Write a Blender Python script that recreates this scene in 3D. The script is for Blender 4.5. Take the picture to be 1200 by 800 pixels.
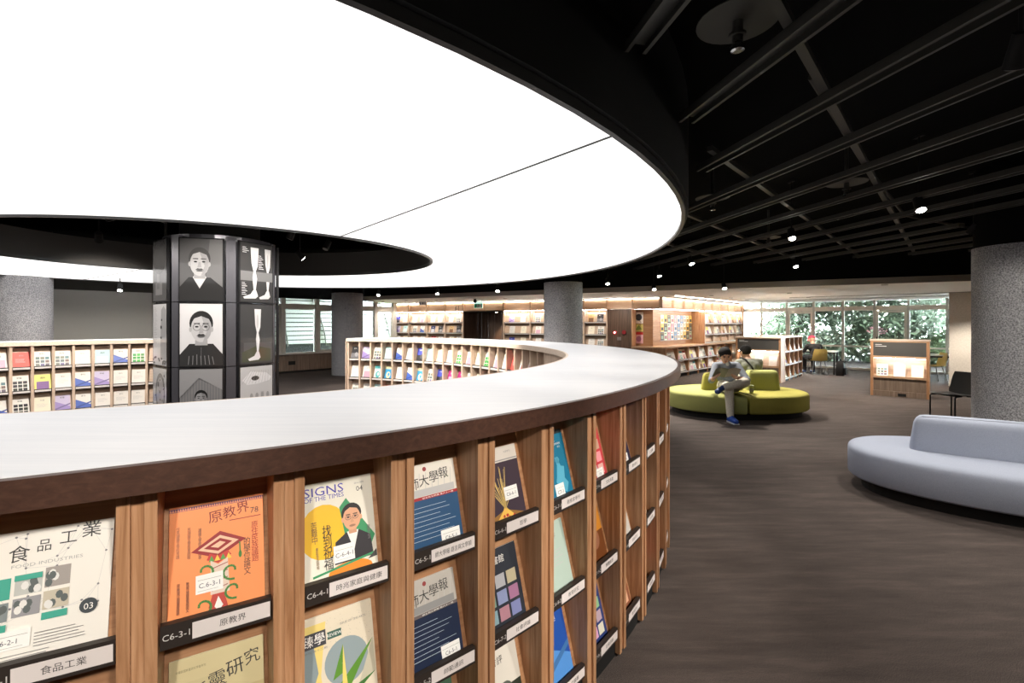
import bpy, bmesh, math, random
from mathutils import Matrix, Vector
import numpy as np
for o in list(bpy.data.objects): bpy.data.objects.remove(o)
S = bpy.context.scene
COL = S.collection
R = math.radians
rng = random.Random(7)

# ------------------------------------------------------------------ camera, world, exposure
EYE = 1.6
cam_d = bpy.data.cameras.new('camera'); cam = bpy.data.objects.new('camera', cam_d); COL.objects.link(cam)
cam.location = (0, 0, EYE); cam.rotation_euler = (R(90), 0, 0)
cam_d.sensor_width = 36; cam_d.lens = 36*560/1200; cam_d.shift_y = -21/1200; cam_d.clip_start = .02; cam_d.clip_end = 200
S.camera = cam
wd = bpy.data.worlds.new('overcast_sky'); S.world = wd; wd.use_nodes = True
bg = wd.node_tree.nodes['Background']; bg.inputs[0].default_value = (.86, .94, 1, 1); bg.inputs[1].default_value = 26.0
S.view_settings.view_transform = 'Standard'; S.view_settings.look = 'None'
S.view_settings.gamma = 1; S.view_settings.use_curve_mapping = False
S.view_settings.exposure = 1.25

RING_LIGHT = .56        # strength of the big luminous ceiling ring
LED = 20.0                # strength of the shelf light strips
SPOT_W = 75.0            # track spots, watts

# ------------------------------------------------------------------ materials
MATS = {}
def nodes(name):
    m = bpy.data.materials.new(name); m.use_nodes = True
    return m, m.node_tree.nodes, m.node_tree.links, m.node_tree.nodes['Principled BSDF']
def plain(name, c, rough=.6, metal=0, spec=.5):
    if name in MATS: return MATS[name]
    m, n, l, b = nodes(name)
    b.inputs['Base Color'].default_value = (*c, 1); b.inputs['Roughness'].default_value = rough
    b.inputs['Metallic'].default_value = metal; b.inputs['Specular IOR Level'].default_value = spec
    MATS[name] = m; return m
def emit(name, c, s):
    if name in MATS: return MATS[name]
    m, n, l, b = nodes(name)
    b.inputs['Base Color'].default_value = (.8, .8, .8, 1)
    b.inputs['Emission Color'].default_value = (*c, 1); b.inputs['Emission Strength'].default_value = s
    MATS[name] = m; return m
def ramp(n, stops):
    r = n.new('ShaderNodeValToRGB'); e = r.color_ramp.elements
    while len(e) < len(stops): e.new(.5)
    for k, (p, c) in enumerate(stops): e[k].position = p; e[k].color = (*c, 1)
    return r
def wood(name, c0, c1, c2, axis='Z', rough=.45, scale=1.0, bump=.08, spec=.4):
    """grain runs along axis; every object gets its own offset into the figure"""
    if name in MATS: return MATS[name]
    m, n, l, b = nodes(name)
    tc = n.new('ShaderNodeTexCoord'); oi = n.new('ShaderNodeObjectInfo'); mp = n.new('ShaderNodeMapping')
    add = n.new('ShaderNodeVectorMath'); add.operation = 'ADD'
    mul = n.new('ShaderNodeVectorMath'); mul.operation = 'SCALE'; mul.inputs['Scale'].default_value = 37.
    cmb = n.new('ShaderNodeCombineXYZ')
    for k in range(3): l.new(oi.outputs['Random'], cmb.inputs[k])
    l.new(cmb.outputs[0], mul.inputs[0]); l.new(tc.outputs['Object'], add.inputs[0]); l.new(mul.outputs[0], add.inputs[1])
    l.new(add.outputs[0], mp.inputs['Vector'])
    s = [34*scale]*3; s['XYZ'.index(axis)] = 1.6*scale; mp.inputs['Scale'].default_value = s
    nz = n.new('ShaderNodeTexNoise'); nz.inputs['Scale'].default_value = 1.6; nz.inputs['Detail'].default_value = 6; nz.inputs['Roughness'].default_value = .62
    nz.inputs['Distortion'].default_value = .6
    l.new(mp.outputs[0], nz.inputs['Vector'])
    r = ramp(n, [(.3, c0), (.5, c1), (.72, c2)]); l.new(nz.outputs['Fac'], r.inputs[0])
    hs = n.new('ShaderNodeHueSaturation'); mr = n.new('ShaderNodeMapRange'); mr.inputs['To Min'].default_value = .88; mr.inputs['To Max'].default_value = 1.1
    l.new(oi.outputs['Random'], mr.inputs[0]); l.new(mr.outputs[0], hs.inputs['Value']); l.new(r.outputs[0], hs.inputs['Color'])
    l.new(hs.outputs[0], b.inputs['Base Color'])
    bp = n.new('ShaderNodeBump'); bp.inputs['Strength'].default_value = bump; bp.inputs['Distance'].default_value = .004
    l.new(nz.outputs['Fac'], bp.inputs['Height']); l.new(bp.outputs[0], b.inputs['Normal'])
    b.inputs['Roughness'].default_value = rough; b.inputs['Specular IOR Level'].default_value = spec
    MATS[name] = m; return m
def speckle(name, c0, c1, scale, rough=.85, bump=.2, coord='Object', detail=3, lo=.35, hi=.65):
    if name in MATS: return MATS[name]
    m, n, l, b = nodes(name)
    tc = n.new('ShaderNodeTexCoord'); nz = n.new('ShaderNodeTexNoise')
    nz.inputs['Scale'].default_value = scale; nz.inputs['Detail'].default_value = detail
    l.new(tc.outputs[coord], nz.inputs['Vector'])
    r = ramp(n, [(lo, c0), (hi, c1)]); l.new(nz.outputs['Fac'], r.inputs[0]); l.new(r.outputs[0], b.inputs['Base Color'])
    bp = n.new('ShaderNodeBump'); bp.inputs['Strength'].default_value = bump; bp.inputs['Distance'].default_value = .003
    l.new(nz.outputs['Fac'], bp.inputs['Height']); l.new(bp.outputs[0], b.inputs['Normal'])
    b.inputs['Roughness'].default_value = rough; b.inputs['Specular IOR Level'].default_value = .2
    MATS[name] = m; return m
def carpet():
    m, n, l, b = nodes('carpet'); MATS['carpet'] = m
    tc = n.new('ShaderNodeTexCoord'); mp = n.new('ShaderNodeMapping'); mp.inputs['Rotation'].default_value = (0, 0, R(-2)); mp.inputs['Scale'].default_value = (1.1, 6.5, 1)
    l.new(tc.outputs['Object'], mp.inputs[0])
    a = n.new('ShaderNodeTexNoise'); a.inputs['Scale'].default_value = 1.4; a.inputs['Detail'].default_value = 5; a.inputs['Roughness'].default_value = .7
    l.new(mp.outputs[0], a.inputs['Vector'])
    f = n.new('ShaderNodeTexNoise'); f.inputs['Scale'].default_value = 260; f.inputs['Detail'].default_value = 2
    l.new(tc.outputs['Object'], f.inputs['Vector'])
    r = ramp(n, [(.30, (.062, .051, .047)), (.52, (.082, .067, .061)), (.72, (.112, .090, .081))]); l.new(a.outputs['Fac'], r.inputs[0])
    r2 = ramp(n, [(.3, (.45, .45, .45)), (.7, (1.5, 1.5, 1.5))]); l.new(f.outputs['Fac'], r2.inputs[0])
    mx = n.new('ShaderNodeMix'); mx.data_type = 'RGBA'; mx.blend_type = 'MULTIPLY'; mx.inputs[0].default_value = 1
    l.new(r.outputs[0], mx.inputs[6]); l.new(r2.outputs[0], mx.inputs[7]); l.new(mx.outputs[2], b.inputs['Base Color'])
    bp = n.new('ShaderNodeBump'); bp.inputs['Strength'].default_value = .5; bp.inputs['Distance'].default_value = .006
    l.new(f.outputs['Fac'], bp.inputs['Height']); l.new(bp.outputs[0], b.inputs['Normal'])
    b.inputs['Roughness'].default_value = .95; b.inputs['Specular IOR Level'].default_value = .1
    return m
def glass(name='window_glass', tint=(.93, .97, .96)):
    if name in MATS: return MATS[name]
    m = bpy.data.materials.new(name); m.use_nodes = True; n = m.node_tree.nodes; l = m.node_tree.links; n.clear()
    o = n.new('ShaderNodeOutputMaterial'); t = n.new('ShaderNodeBsdfTransparent'); g = n.new('ShaderNodeBsdfGlossy'); x = n.new('ShaderNodeMixShader'); fr = n.new('ShaderNodeFresnel')
    t.inputs[0].default_value = (*tint, 1); g.inputs['Roughness'].default_value = .02; fr.inputs[0].default_value = 1.4
    l.new(fr.outputs[0], x.inputs[0]); l.new(t.outputs[0], x.inputs[1]); l.new(g.outputs[0], x.inputs[2]); l.new(x.outputs[0], o.inputs[0])
    MATS[name] = m; return m
OAK = wood('oak_upright', (.27, .125, .055), (.43, .225, .115), (.57, .335, .19), 'Z')
OAK_H = wood('oak_level', (.36, .20, .115), (.50, .315, .19), (.60, .40, .26), 'X')
BOARD = wood('oak_backboard', (.28, .13, .06), (.40, .205, .10), (.50, .28, .15), 'X', scale=.7)
WALNUT = wood('walnut_edge', (.044, .019, .012), (.062, .027, .017), (.085, .039, .025), 'X', scale=1.2)
DARKWOOD = wood('dark_stained_wood', (.05, .028, .018), (.10, .058, .038), (.16, .10, .066), 'Z', scale=.6)
PANELWOOD = wood('grey_brown_wood', (.13, .09, .065), (.2, .145, .108), (.28, .21, .16), 'Z', scale=.6)
LAMTOP = wood('pale_laminate', (.69, .70, .725), (.73, .735, .755), (.77, .77, .785), 'X', rough=.42, scale=.55, bump=.02)
LAMEDGE = wood('cream_oak', (.60, .48, .38), (.70, .58, .47), (.76, .65, .54), 'X', rough=.5, bump=.03)
LITOAK = wood('oak_lit_copy', (.50, .36, .26), (.62, .475, .365), (.70, .56, .45), 'Z', rough=.5)  # the upright oak again, with bright light put into its colour
LITBOARD = wood('oak_board_lit_copy', (.48, .33, .23), (.58, .43, .32), (.66, .51, .40), 'X', scale=.7)  # lit copy of the backboard oak, the brightness is in the colour
BLACK = plain('matt_black', (.012, .012, .012), .7, spec=.25)
STEELDK = plain('dark_paint_steel', (.055, .053, .046), .5, spec=.4)
CEILBLK = plain('black_painted_slab', (.008, .008, .008), .95, spec=.05)
RAILM = plain('dark_rail', (.028, .021, .018), .45)
CARD = plain('white_card', (.78, .73, .70), .6)
INK = plain('black_ink', (.02, .018, .018), .7)
WHITE = plain('white_paint', (.90, .89, .87), .6)
CREAM = plain('cream_paint', (.74, .69, .61), .6)
FRAME = plain('window_frame_paint', (.55, .53, .48), .5)
PAPER = plain('paper', (.80, .78, .74), .7)
GREYWALL = plain('grey_backpainted_glass', (.46, .46, .43), .14, spec=.6)
COLM = speckle('grey_speckled_plaster', (.17, .17, .18), (.52, .52, .54), 75, .9, .3)
CARPET = carpet()
GLASS = glass()
DIFF = emit('luminous_membrane', (1, .985, .97), RING_LIGHT)
LEDM = emit('led_strip', (1, .95, .87), LED)
LENS = emit('lamp_lens', (1, .93, .82), 30)
def ink(c, rough=.5):
    return plain('print_%d_%d_%d_%d' % (*[int(round(v*255)) for v in c], int(rough*100)), c, rough)
def srgb(r, g, b):
    f = lambda v: v/12.92 if v <= .04045 else ((v+.055)/1.055)**2.4
    return (f(r/255), f(g/255), f(b/255))

# ------------------------------------------------------------------ mesh helpers
class MB:
    def __init__(s): s.v = []; s.f = []; s.m = []
    def add(s, vs, fs, m=0):
        o = len(s.v); s.v += [tuple(p) for p in vs]; s.f += [[i+o for i in f] for f in fs]; s.m += [m]*len(fs); return s
    def box(s, x0, x1, y0, y1, z0, z1, m=0, M=None):
        vs = [Vector((x, y, z)) for z in (z0, z1) for y in (y0, y1) for x in (x0, x1)]
        if M: vs = [M @ p for p in vs]
        return s.add(vs, [(0, 2, 3, 1), (4, 5, 7, 6), (0, 1, 5, 4), (2, 6, 7, 3), (0, 4, 6, 2), (1, 3, 7, 5)], m)
    def prism(s, pts, z0, z1, m=0):
        n = len(pts); vs = [(x, y, z0) for x, y in pts]+[(x, y, z1) for x, y in pts]
        return s.add(vs, [list(range(n))[::-1], list(range(n, 2*n))]+[(i, (i+1) % n, n+(i+1) % n, n+i) for i in range(n)], m)
    def prism_x(s, pts, x0, x1, m=0):      # outline in (y, z) pushed along x
        n = len(pts); vs = [(x0, y, z) for y, z in pts]+[(x1, y, z) for y, z in pts]
        return s.add(vs, [list(range(n))[::-1], list(range(n, 2*n))]+[(i, (i+1) % n, n+(i+1) % n, n+i) for i in range(n)], m)
    def cyl(s, p0, p1, r0, r1=None, n=16, m=0, cap=True):
        p0 = Vector(p0); p1 = Vector(p1); r1 = r0 if r1 is None else r1
        d = (p1-p0).normalized(); a = d.orthogonal().normalized(); b = d.cross(a)
        vs = [p+(a*math.cos(t)+b*math.sin(t))*r for p, r in ((p0, r0), (p1, r1)) for t in [2*math.pi*k/n for k in range(n)]]
        fs = [(i, (i+1) % n, n+(i+1) % n, n+i) for i in range(n)]
        if cap: fs += [list(range(n))[::-1], list(range(n, 2*n))]
        return s.add(vs, fs, m)
    def tube(s, pts, r, n=8, m=0):
        pts = [Vector(p) for p in pts]; k = len(pts); vs = []; pa = None
        for i, p in enumerate(pts):
            d = (pts[min(i+1, k-1)]-pts[max(i-1, 0)]).normalized()
            a = d.orthogonal().normalized() if pa is None else (pa-d*pa.dot(d)).normalized()
            pa = a; b = d.cross(a)
            vs += [p+(a*math.cos(t)+b*math.sin(t))*r for t in [2*math.pi*j/n for j in range(n)]]
        fs = [(i*n+j, i*n+(j+1) % n, (i+1)*n+(j+1) % n, (i+1)*n+j) for i in range(k-1) for j in range(n)]
        fs += [list(range(n))[::-1], list(range((k-1)*n, k*n))]
        return s.add(vs, fs, m)
    def lathe(s, prof, n=24, c=(0, 0, 0), m=0):
        vs = [(c[0]+r*math.cos(2*math.pi*j/n), c[1]+r*math.sin(2*math.pi*j/n), c[2]+z) for r, z in prof for j in range(n)]
        k = len(prof)
        fs = [(i*n+j, i*n+(j+1) % n, (i+1)*n+(j+1) % n, (i+1)*n+j) for i in range(k-1) for j in range(n)]
        fs += [list(range(n))[::-1], list(range((k-1)*n, k*n))]
        return s.add(vs, fs, m)
    def ball(s, c, r, n=12, m=0):
        if not hasattr(r, '__len__'): r = (r, r, r)
        k = n//2+1; vs = []; fs = []
        for i in range(1, k-1):
            a = math.pi*i/(k-1)
            vs += [(c[0]+r[0]*math.sin(a)*math.cos(2*math.pi*j/n), c[1]+r[1]*math.sin(a)*math.sin(2*math.pi*j/n), c[2]+r[2]*math.cos(a)) for j in range(n)]
        t = len(vs); vs += [(c[0], c[1], c[2]+r[2]), (c[0], c[1], c[2]-r[2])]
        for i in range(k-3): fs += [(i*n+j, (i+1)*n+j, (i+1)*n+(j+1) % n, i*n+(j+1) % n) for j in range(n)]
        fs += [(t, j, (j+1) % n) for j in range(n)]+[(t+1, (k-3)*n+(j+1) % n, (k-3)*n+j) for j in range(n)]
        return s.add(vs, fs, m)
    def loft(s, loops, m=0, cap=True, closed=True):
        n = len(loops[0]); vs = [p for L in loops for p in L]; q = n if closed else n-1
        fs = [(i*n+j, i*n+(j+1) % n, (i+1)*n+(j+1) % n, (i+1)*n+j) for i in range(len(loops)-1) for j in range(q)]
        if cap: fs += [list(range(n))[::-1], list(range((len(loops)-1)*n, len(loops)*n))]
        return s.add(vs, fs, m)
    def mesh(s, name, mats, smooth=False):
        me = bpy.data.meshes.new(name); me.from_pydata(s.v, [], s.f)
        for m in (mats if isinstance(mats, (list, tuple)) else [mats]): me.materials.append(m)
        if s.f:
            me.polygons.foreach_set('material_index', s.m)
            bm = bmesh.new(); bm.from_mesh(me); bmesh.ops.recalc_face_normals(bm, faces=bm.faces[:]); bm.to_mesh(me); bm.free()
            if smooth: me.shade_smooth()
        me.update(); return me
WM = {}
def obj(name, me, parent=None, M=None, smooth_angle=None):
    o = bpy.data.objects.new(name, me); COL.objects.link(o); M = Matrix() if M is None else M
    if parent is not None: o.parent = parent; o.matrix_basis = WM[parent].inverted() @ M
    else: o.matrix_basis = M
    WM[o] = M.copy(); return o
def tag(o, label, cat=None, group=None, kind=None):
    if label: o['label'] = label
    if cat: o['category'] = cat
    if group: o['group'] = group
    if kind: o['kind'] = kind
    return o
def thing(name, label, cat, M=None, group=None):
    return tag(obj(name, None, None, M), label, cat, group)
def struct(name, me=None, M=None, label=None):
    return tag(obj(name, me, None, M), label, None, None, 'structure')
def frame(p, ex, z=0):
    ex = Vector((ex[0], ex[1], 0)).normalized()
    ey = Vector((-ex.y, ex.x, 0))
    return Matrix(((ex.x, ey.x, 0, p[0]), (ex.y, ey.y, 0, p[1]), (0, 0, 1, z), (0, 0, 0, 1)))
def T(x, y, z): return Matrix.Translation((x, y, z))
def RX(d): return Matrix.Rotation(R(d), 4, 'X')
def RY(d): return Matrix.Rotation(R(d), 4, 'Y')
def RZ(d): return Matrix.Rotation(R(d), 4, 'Z')
def smooth(me, deg=40):
    me.shade_smooth()
    bm = bmesh.new(); bm.from_mesh(me)
    for e in bm.edges:
        if len(e.link_faces) == 2 and e.calc_face_angle(0) > R(deg): e.smooth = False
    bm.to_mesh(me); bm.free(); return me
ORD = ['first', 'second', 'third', 'fourth', 'fifth', 'sixth', 'seventh', 'eighth', 'ninth', 'tenth', 'eleventh', 'twelfth', 'thirteenth', 'fourteenth', 'fifteenth', 'sixteenth', 'seventeenth', 'eighteenth', 'nineteenth', 'twentieth', 'twenty-first', 'twenty-second', 'twenty-third', 'twenty-fourth', 'twenty-fifth', 'twenty-sixth']

# ------------------------------------------------------------------ lettering
_tx = {}
def glyphs(s):
    if s in _tx: return _tx[s]
    cu = bpy.data.curves.new('t', 'FONT'); cu.body = s; cu.resolution_u = 2; cu.align_x = 'CENTER'; cu.space_line = .85
    o = bpy.data.objects.new('t', cu); COL.objects.link(o)
    dg = bpy.context.evaluated_depsgraph_get(); me = o.evaluated_get(dg).to_mesh()
    v = [(p.co.x, p.co.y) for p in me.vertices]; f = [list(p.vertices) for p in me.polygons]
    o.evaluated_get(dg).to_mesh_clear(); bpy.data.objects.remove(o); bpy.data.curves.remove(cu)
    if v:
        xs = [a for a, b in v]; ys = [b for a, b in v]; x0, x1, y0, y1 = min(xs), max(xs), min(ys), max(ys)
        v = [((a-(x0+x1)/2)/(x1-x0+1e-9), (b-(y0+y1)/2)/(y1-y0+1e-9)) for a, b in v]
        asp = (x1-x0)/(y1-y0+1e-9)
    else: asp = 1
    _tx[s] = (v, f, asp); return _tx[s]
class Print:
    """flat print on a rectangle w x h, facing -y, origin at bottom centre; u, v in 0..1"""
    def __init__(s, w, h, y=0, step=.00013): s.last = None; s.w = w; s.h = h; s.y = y; s.step = step; s.k = 0; s.mb = MB(); s.mats = []; s.idx = {}
    def mat(s, c, rough):
        m = ink(c, rough)
        if m.name not in s.idx: s.idx[m.name] = len(s.mats); s.mats.append(m)
        return s.idx[m.name]
    def P(s, u, v): return ((u-.5)*s.w, s.y-s.k*s.step, v*s.h)
    def poly(s, pts, c, rough=.45):
        if c != s.last: s.k += 1
        s.last = c; s.mb.add([s.P(min(max(p[0], 0), 1), min(max(p[1], 0), 1)) for p in pts], [list(range(len(pts)))], s.mat(c, rough)); return s
    def rect(s, u0, v0, u1, v1, c, rough=.45): return s.poly([(u0, v0), (u1, v0), (u1, v1), (u0, v1)], c, rough)
    def ell(s, u, v, ru, rv, c, n=20, rough=.45, a0=0, a1=360):
        full = abs(a1-a0) >= 360; n2 = n if full else n+1
        return s.poly([(u+ru*math.cos(R(a0+(a1-a0)*k/n)), v+rv*math.sin(R(a0+(a1-a0)*k/n))) for k in range(n2)], c, rough)
    def text(s, t, u, v, size, c, width=None, rot=0, rough=.5):
        g, f, asp = glyphs(t); s.k += (c != s.last); s.last = c
        hh = size*s.h; ww = width*s.w if width else hh*asp
        cx, sx = math.cos(R(rot)), math.sin(R(rot)); X, Y, Z = s.P(u, v)
        s.mb.add([(X+a*ww*cx-b*hh*sx, Y, Z+a*ww*sx+b*hh*cx) for a, b in g], f, s.mat(c, rough)); return s
    def line(s, u0, v0, u1, v1, t, c):
        dx, dy = (u1-u0)*s.w, (v1-v0)*s.h; L = math.hypot(dx, dy)+1e-9; nx, ny = -dy/L*t/2/s.w, dx/L*t/2/s.h
        return s.poly([(u0+nx, v0+ny), (u1+nx, v1+ny), (u1-nx, v1-ny), (u0-nx, v0-ny)], c)
    def mesh(s, name='cover_print'):
        me = bpy.data.meshes.new(name); me.from_pydata(s.mb.v, [], s.mb.f)
        for m in s.mats: me.materials.append(m)
        me.polygons.foreach_set('material_index', s.mb.m); me.update(); return me
# ------------------------------------------------------------------ room shell
E1 = Vector((.678, .735, 0)); E1.normalize()          # building grid: along the long shelf wall
E2 = Vector((-E1.y, E1.x, 0))
K = Vector((4.3, 13.7, 0))                             # corner of the shelf wall
E3 = Vector((-.879, .476, 0)).normalized()             # shelf wall that faces the ring
KE = K+E1*7.35                                         # where the shelf wall meets the glazing
LW0 = Vector((-7.37, 15.3, 0)); LWd = Vector((.67, .74, 0)).normalized()
SOFF = 2.40; SLAB = 3.55; LZ = 2.55
me = MB().box(-18, 20, -7.2, 22, -.12, 0).mesh('floor', CARPET); struct('floor', me, None, 'dark brown mottled carpet floor')
me = MB().box(-18, 20, -7.2, 22, SLAB, SLAB+.15).mesh('ceiling', CEILBLK); struct('ceiling', me, None, 'black painted open ceiling slab')
WALLP = plain('warm_white_wall', (.55, .52, .48), .8)
me = MB().box(-18, 20, -7.35, -7.2, 0, SLAB).mesh('wall_back', WALLP); struct('wall_back', me)
me = MB().box(16.6, 16.75, -7.2, 13, 0, SLAB).mesh('wall_right', WALLP); struct('wall_right', me)
me = MB().box(-13.6, -13.45, -7.2, 8.7, 0, SLAB).mesh('wall_far_left', WALLP); struct('wall_far_left', me)

# white dropped soffit over the shelf walls and glazing
sp = [(-4.9, 15.88), (-5.2, 18.9), (4.3, 14.6), (9.3, 20.2), (17.2, 12.4), (17.2, 4.11)]
so = struct('trim_1', MB().prism([(-4.9, 15.88), (-5.3, 19.6), (9.3, 20.2), (17.2, 12.4), (17.2, 4.11)], SOFF, SOFF+.06).mesh('trim_1', WHITE), None, 'white dropped soffit above shelves and windows')
ed = Vector((17.2+4.9, 4.11-15.88, 0)); Fm = frame((-4.9, 15.88), ed); Ln = ed.length
tag(obj('fascia', MB().box(0, Ln, -.02, .02, SOFF-.01, SLAB).mesh('fascia', CEILBLK), so), None)
obj('edge_strip', MB().box(0, Ln, -.05, -.022, SOFF-.02, SOFF+.10).mesh('edge_strip', plain('soffit_edge', (.33, .29, .26), .6)), so, Fm)
bpy.data.objects['fascia'].matrix_basis = WM[so].inverted() @ Fm
for k, d in enumerate((1.5, 3.0)):                     # shallow slots that run beside the glazing
    o0 = Vector((14.6, 13.6, 0))+E1*(-1.2*d+.3)
    obj('air_slot', MB().box(-2.6, 6.4-1.2*k, -.04, .04, SOFF-.012, SOFF-.001).mesh('air_slot', plain('slot_grey', (.3, .29, .27), .7)), so, frame(o0, E2))
for k, (x, y) in enumerate([(7.2, 12.4), (9.0, 14.5), (10.9, 11.1), (7.6, 9.75)]):
    obj('downlight', MB().cyl((0, 0, -.02), (0, 0, -.002), .06).mesh('downlight', plain('downlight_rim', (.5, .5, .48), .4)), so, T(x, y, SOFF))
    ld = bpy.data.lights.new('downlight', 'SPOT'); ld.energy = 200; ld.spot_size = R(120); ld.spot_blend = .6; ld.color = (1, .9, .78); ld.shadow_soft_size = .06
    lo = bpy.data.objects.new('downlight_lamp', ld); COL.objects.link(lo); lo.location = (x, y, SOFF-.03)

def added_washer(p, aim, w):  # wall washers added to brighten the shelf walls, their downlight discs made up
    obj('downlight', MB().cyl((0, 0, -.02), (0, 0, -.002), .06).mesh('downlight', plain('downlight_rim', (.5, .5, .48), .4)), so, T(p.x, p.y, SOFF))
    ld = bpy.data.lights.new('added_washer', 'SPOT'); ld.energy = w; ld.spot_size = R(110); ld.spot_blend = .7; ld.color = (1, .92, .82); ld.shadow_soft_size = .05
    lo = bpy.data.objects.new('added_washer_lamp', ld); COL.objects.link(lo); lo.location = (p.x, p.y, SOFF-.03); lo.rotation_euler = (Vector((aim.x, aim.y, .7))-lo.location).to_track_quat('-Z', 'Y').to_euler()
for s_ in (1.2, 3.0, 4.6, 7.3, 8.6, 9.7):
    q = K+E3*s_; added_washer(q+Vector((-.476, -.879, 0))*1.0, q, 48)
for s_ in (.8, 2.4, 4.0, 5.6):
    q = K+E1*s_; added_washer(q-E2*1.1, q, 48)

# ---- glazing to the garden
W0 = Vector((12.07, 16.6, 0)); Wd = -E2                # x runs to the viewer's right
WF = frame(W0, Wd)
win = struct('window_1', None, WF, 'garden glazing with cream mullions and transoms')
mull = [-4.05, -3.12, -2.24, -1.36, -.47, .42, 1.31, 2.25, 3.2, 4.1, 5.0]
def wpart(name, b, mat, parent=win, M=WF): return obj(name, b.mesh(name, mat), parent, M)
for x in mull: wpart('mullion', MB().box(x-.035, x+.035, -.05, .05, 0, SOFF), FRAME)
wpart('sill_track', MB().box(mull[0], mull[-1], -.06, .06, 0, .06), FRAME)
for k in range(len(mull)-1):
    a, c = mull[k]+.035, mull[k+1]-.035
    wpart('transom', MB().box(a, c, -.045, .045, 2.05, 2.20), CREAM)
    wpart('pane', MB().box(a, c, -.006, .006, 2.20, SOFF), GLASS)
    if k in (2, 5):
        d = struct('door_%d' % (1 if k == 2 else 2), None, WF, 'glazed garden door with cream frame')
        for nm, b in (('stile', MB().box(a, a+.07, -.03, .03, .02, 2.04)), ('stile', MB().box(c-.07, c, -.03, .03, .02, 2.04)),
                      ('top_rail', MB().box(a+.07, c-.07, -.03, .03, 1.97, 2.04)), ('bottom_rail', MB().box(a+.07, c-.07, -.03, .03, .02, .18))):
            wpart(nm, b, CREAM, d)
        wpart('pane', MB().box(a+.07, c-.07, -.006, .006, .18, 1.97), GLASS, d)
        wpart('handle', MB().box(a+.02, a+.05, -.07, -.03, .95, 1.15), BLACK, d)
    else:
        wpart('transom', MB().box(a, c, -.035, .035, .78, .83), CREAM)
        wpart('pane', MB().box(a, c, -.006, .006, .06, .78), GLASS)
        wpart('pane', MB().box(a, c, -.006, .006, .83, 2.05), GLASS)
struct('wall_window_side', MB().box(5.0, 9, -.08, .08, 0, SLAB).mesh('wall_window_side', WALLP), WF)
struct('wall_over_window', MB().box(-4.2, 5.0, 0, .12, SOFF+.06, SLAB).mesh('wall_over_window', WALLP), WF)
BEIGE = speckle('beige_plaster', (.60, .55, .48), (.68, .63, .56), 30, .8, .1)
pl = MB().box(0, 1.6, 0, .5, 0, SOFF).mesh('wall_pier', BEIGE); struct('wall_pier', pl, frame((11.25, 12.3), -E2), 'beige plastered pier beside the window desk')
struct('baseboard_pier', MB().box(-.01, 1.61, -.012, 0, 0, .08).mesh('baseboard_pier', CREAM), frame((11.25, 12.3), -E2))

# ---- wall on the ring's far left: grey glass, then windows over panelling
LF = frame(LW0, LWd)                                   # x to the viewer's right, y outwards
struct('wall_left', MB().box(-9.3, -3.3, 0, .12, 0, SLAB).mesh('wall_left', GREYWALL), LF, 'glossy grey back-painted glass wall')
struct('trim_2', MB().box(-9.3, -3.3, -.03, 0, 2.42, SLAB).mesh('trim_2', plain('dark_bulkhead', (.05, .05, .045), .8)), LF)
struct('trim_3', MB().box(-3.3, 4.3, -.05, .15, 2.42, SLAB).mesh('trim_3', CEILBLK), LF)
w2 = struct('window_2', None, LF, 'row of windows above grey brown panelling')
def w2p(n, b, m, p=w2): return obj(n, b.mesh(n, m), p, LF)
mu = [-3.3, -2.2, -1.1, .02, 1.14, 2.26, 3.38, 4.2]
for x in mu: w2p('mullion', MB().box(x-.07, x+.07, -.08, .08, .64, 2.42), FRAME)
w2p('sill', MB().box(mu[0], mu[-1], -.12, .08, .60, .66), FRAME)
for k in range(len(mu)-1):
    a, c = mu[k]+.07, mu[k+1]-.07
    w2p('transom', MB().box(a, c, -.05, .05, 2.07, 2.24), FRAME)
    w2p('pane', MB().box(a, c, -.006, .006, 2.24, 2.42), GLASS)
    w2p('pane', MB().box(a, c, -.006, .006, .66, 2.07), GLASS)
    if k % 2 == 0: w2p('sash', MB().box(a, a+.05, -.035, .035, .66, 2.07).box(c-.05, c, -.035, .035, .66, 2.07).box(a+.05, c-.05, -.035, .035, 2.02, 2.07).box(a+.05, c-.05, -.035, .035, .66, .71), FRAME)
wains = struct('wall_panelling', MB().box(-3.3, 4.3, 0, .1, 0, .6).mesh('wall_panelling', PANELWOOD), LF, 'grey brown wood panelling below the windows')
x = -3.3
while x < 4.2:
    obj('panel', MB().box(x+.004, x+.376, -.02, 0, .07, .60).mesh('panel', PANELWOOD), wains, LF); x += .38
obj('plinth', MB().box(-3.3, 4.3, -.012, 0, 0, .065).mesh('plinth', BLACK), wains, LF)
obj('socket', MB().box(.2, .42, -.032, -.02, .26, .38).mesh('socket', BLACK), wains, LF)

# ---- columns
def column(x, y, r, label):
    t = thing('column', label, 'column', T(x, y, 0), 'speckled grey round columns')
    b = MB(); n = 48
    b.lathe([(r, 0), (r, 2.55)], n); obj('shaft', smooth(b.mesh('shaft', COLM)), t, T(x, y, 0))
    obj('head', smooth(MB().lathe([(r-.015, 2.55), (r-.015, SLAB-.01)], n).mesh('head', CEILBLK)), t, T(x, y, 0))
column(6.29, 5.87, .47, 'thick speckled grey column behind the grey sofa')
column(1.2, 11.2, .45, 'speckled grey column standing before the timber shelf wall')
column(-5.2, 15.1, .47, 'speckled grey column standing before the panelled windows')
column(-10.0, 9.75, .47, 'speckled grey column before the glossy grey glass wall')

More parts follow.
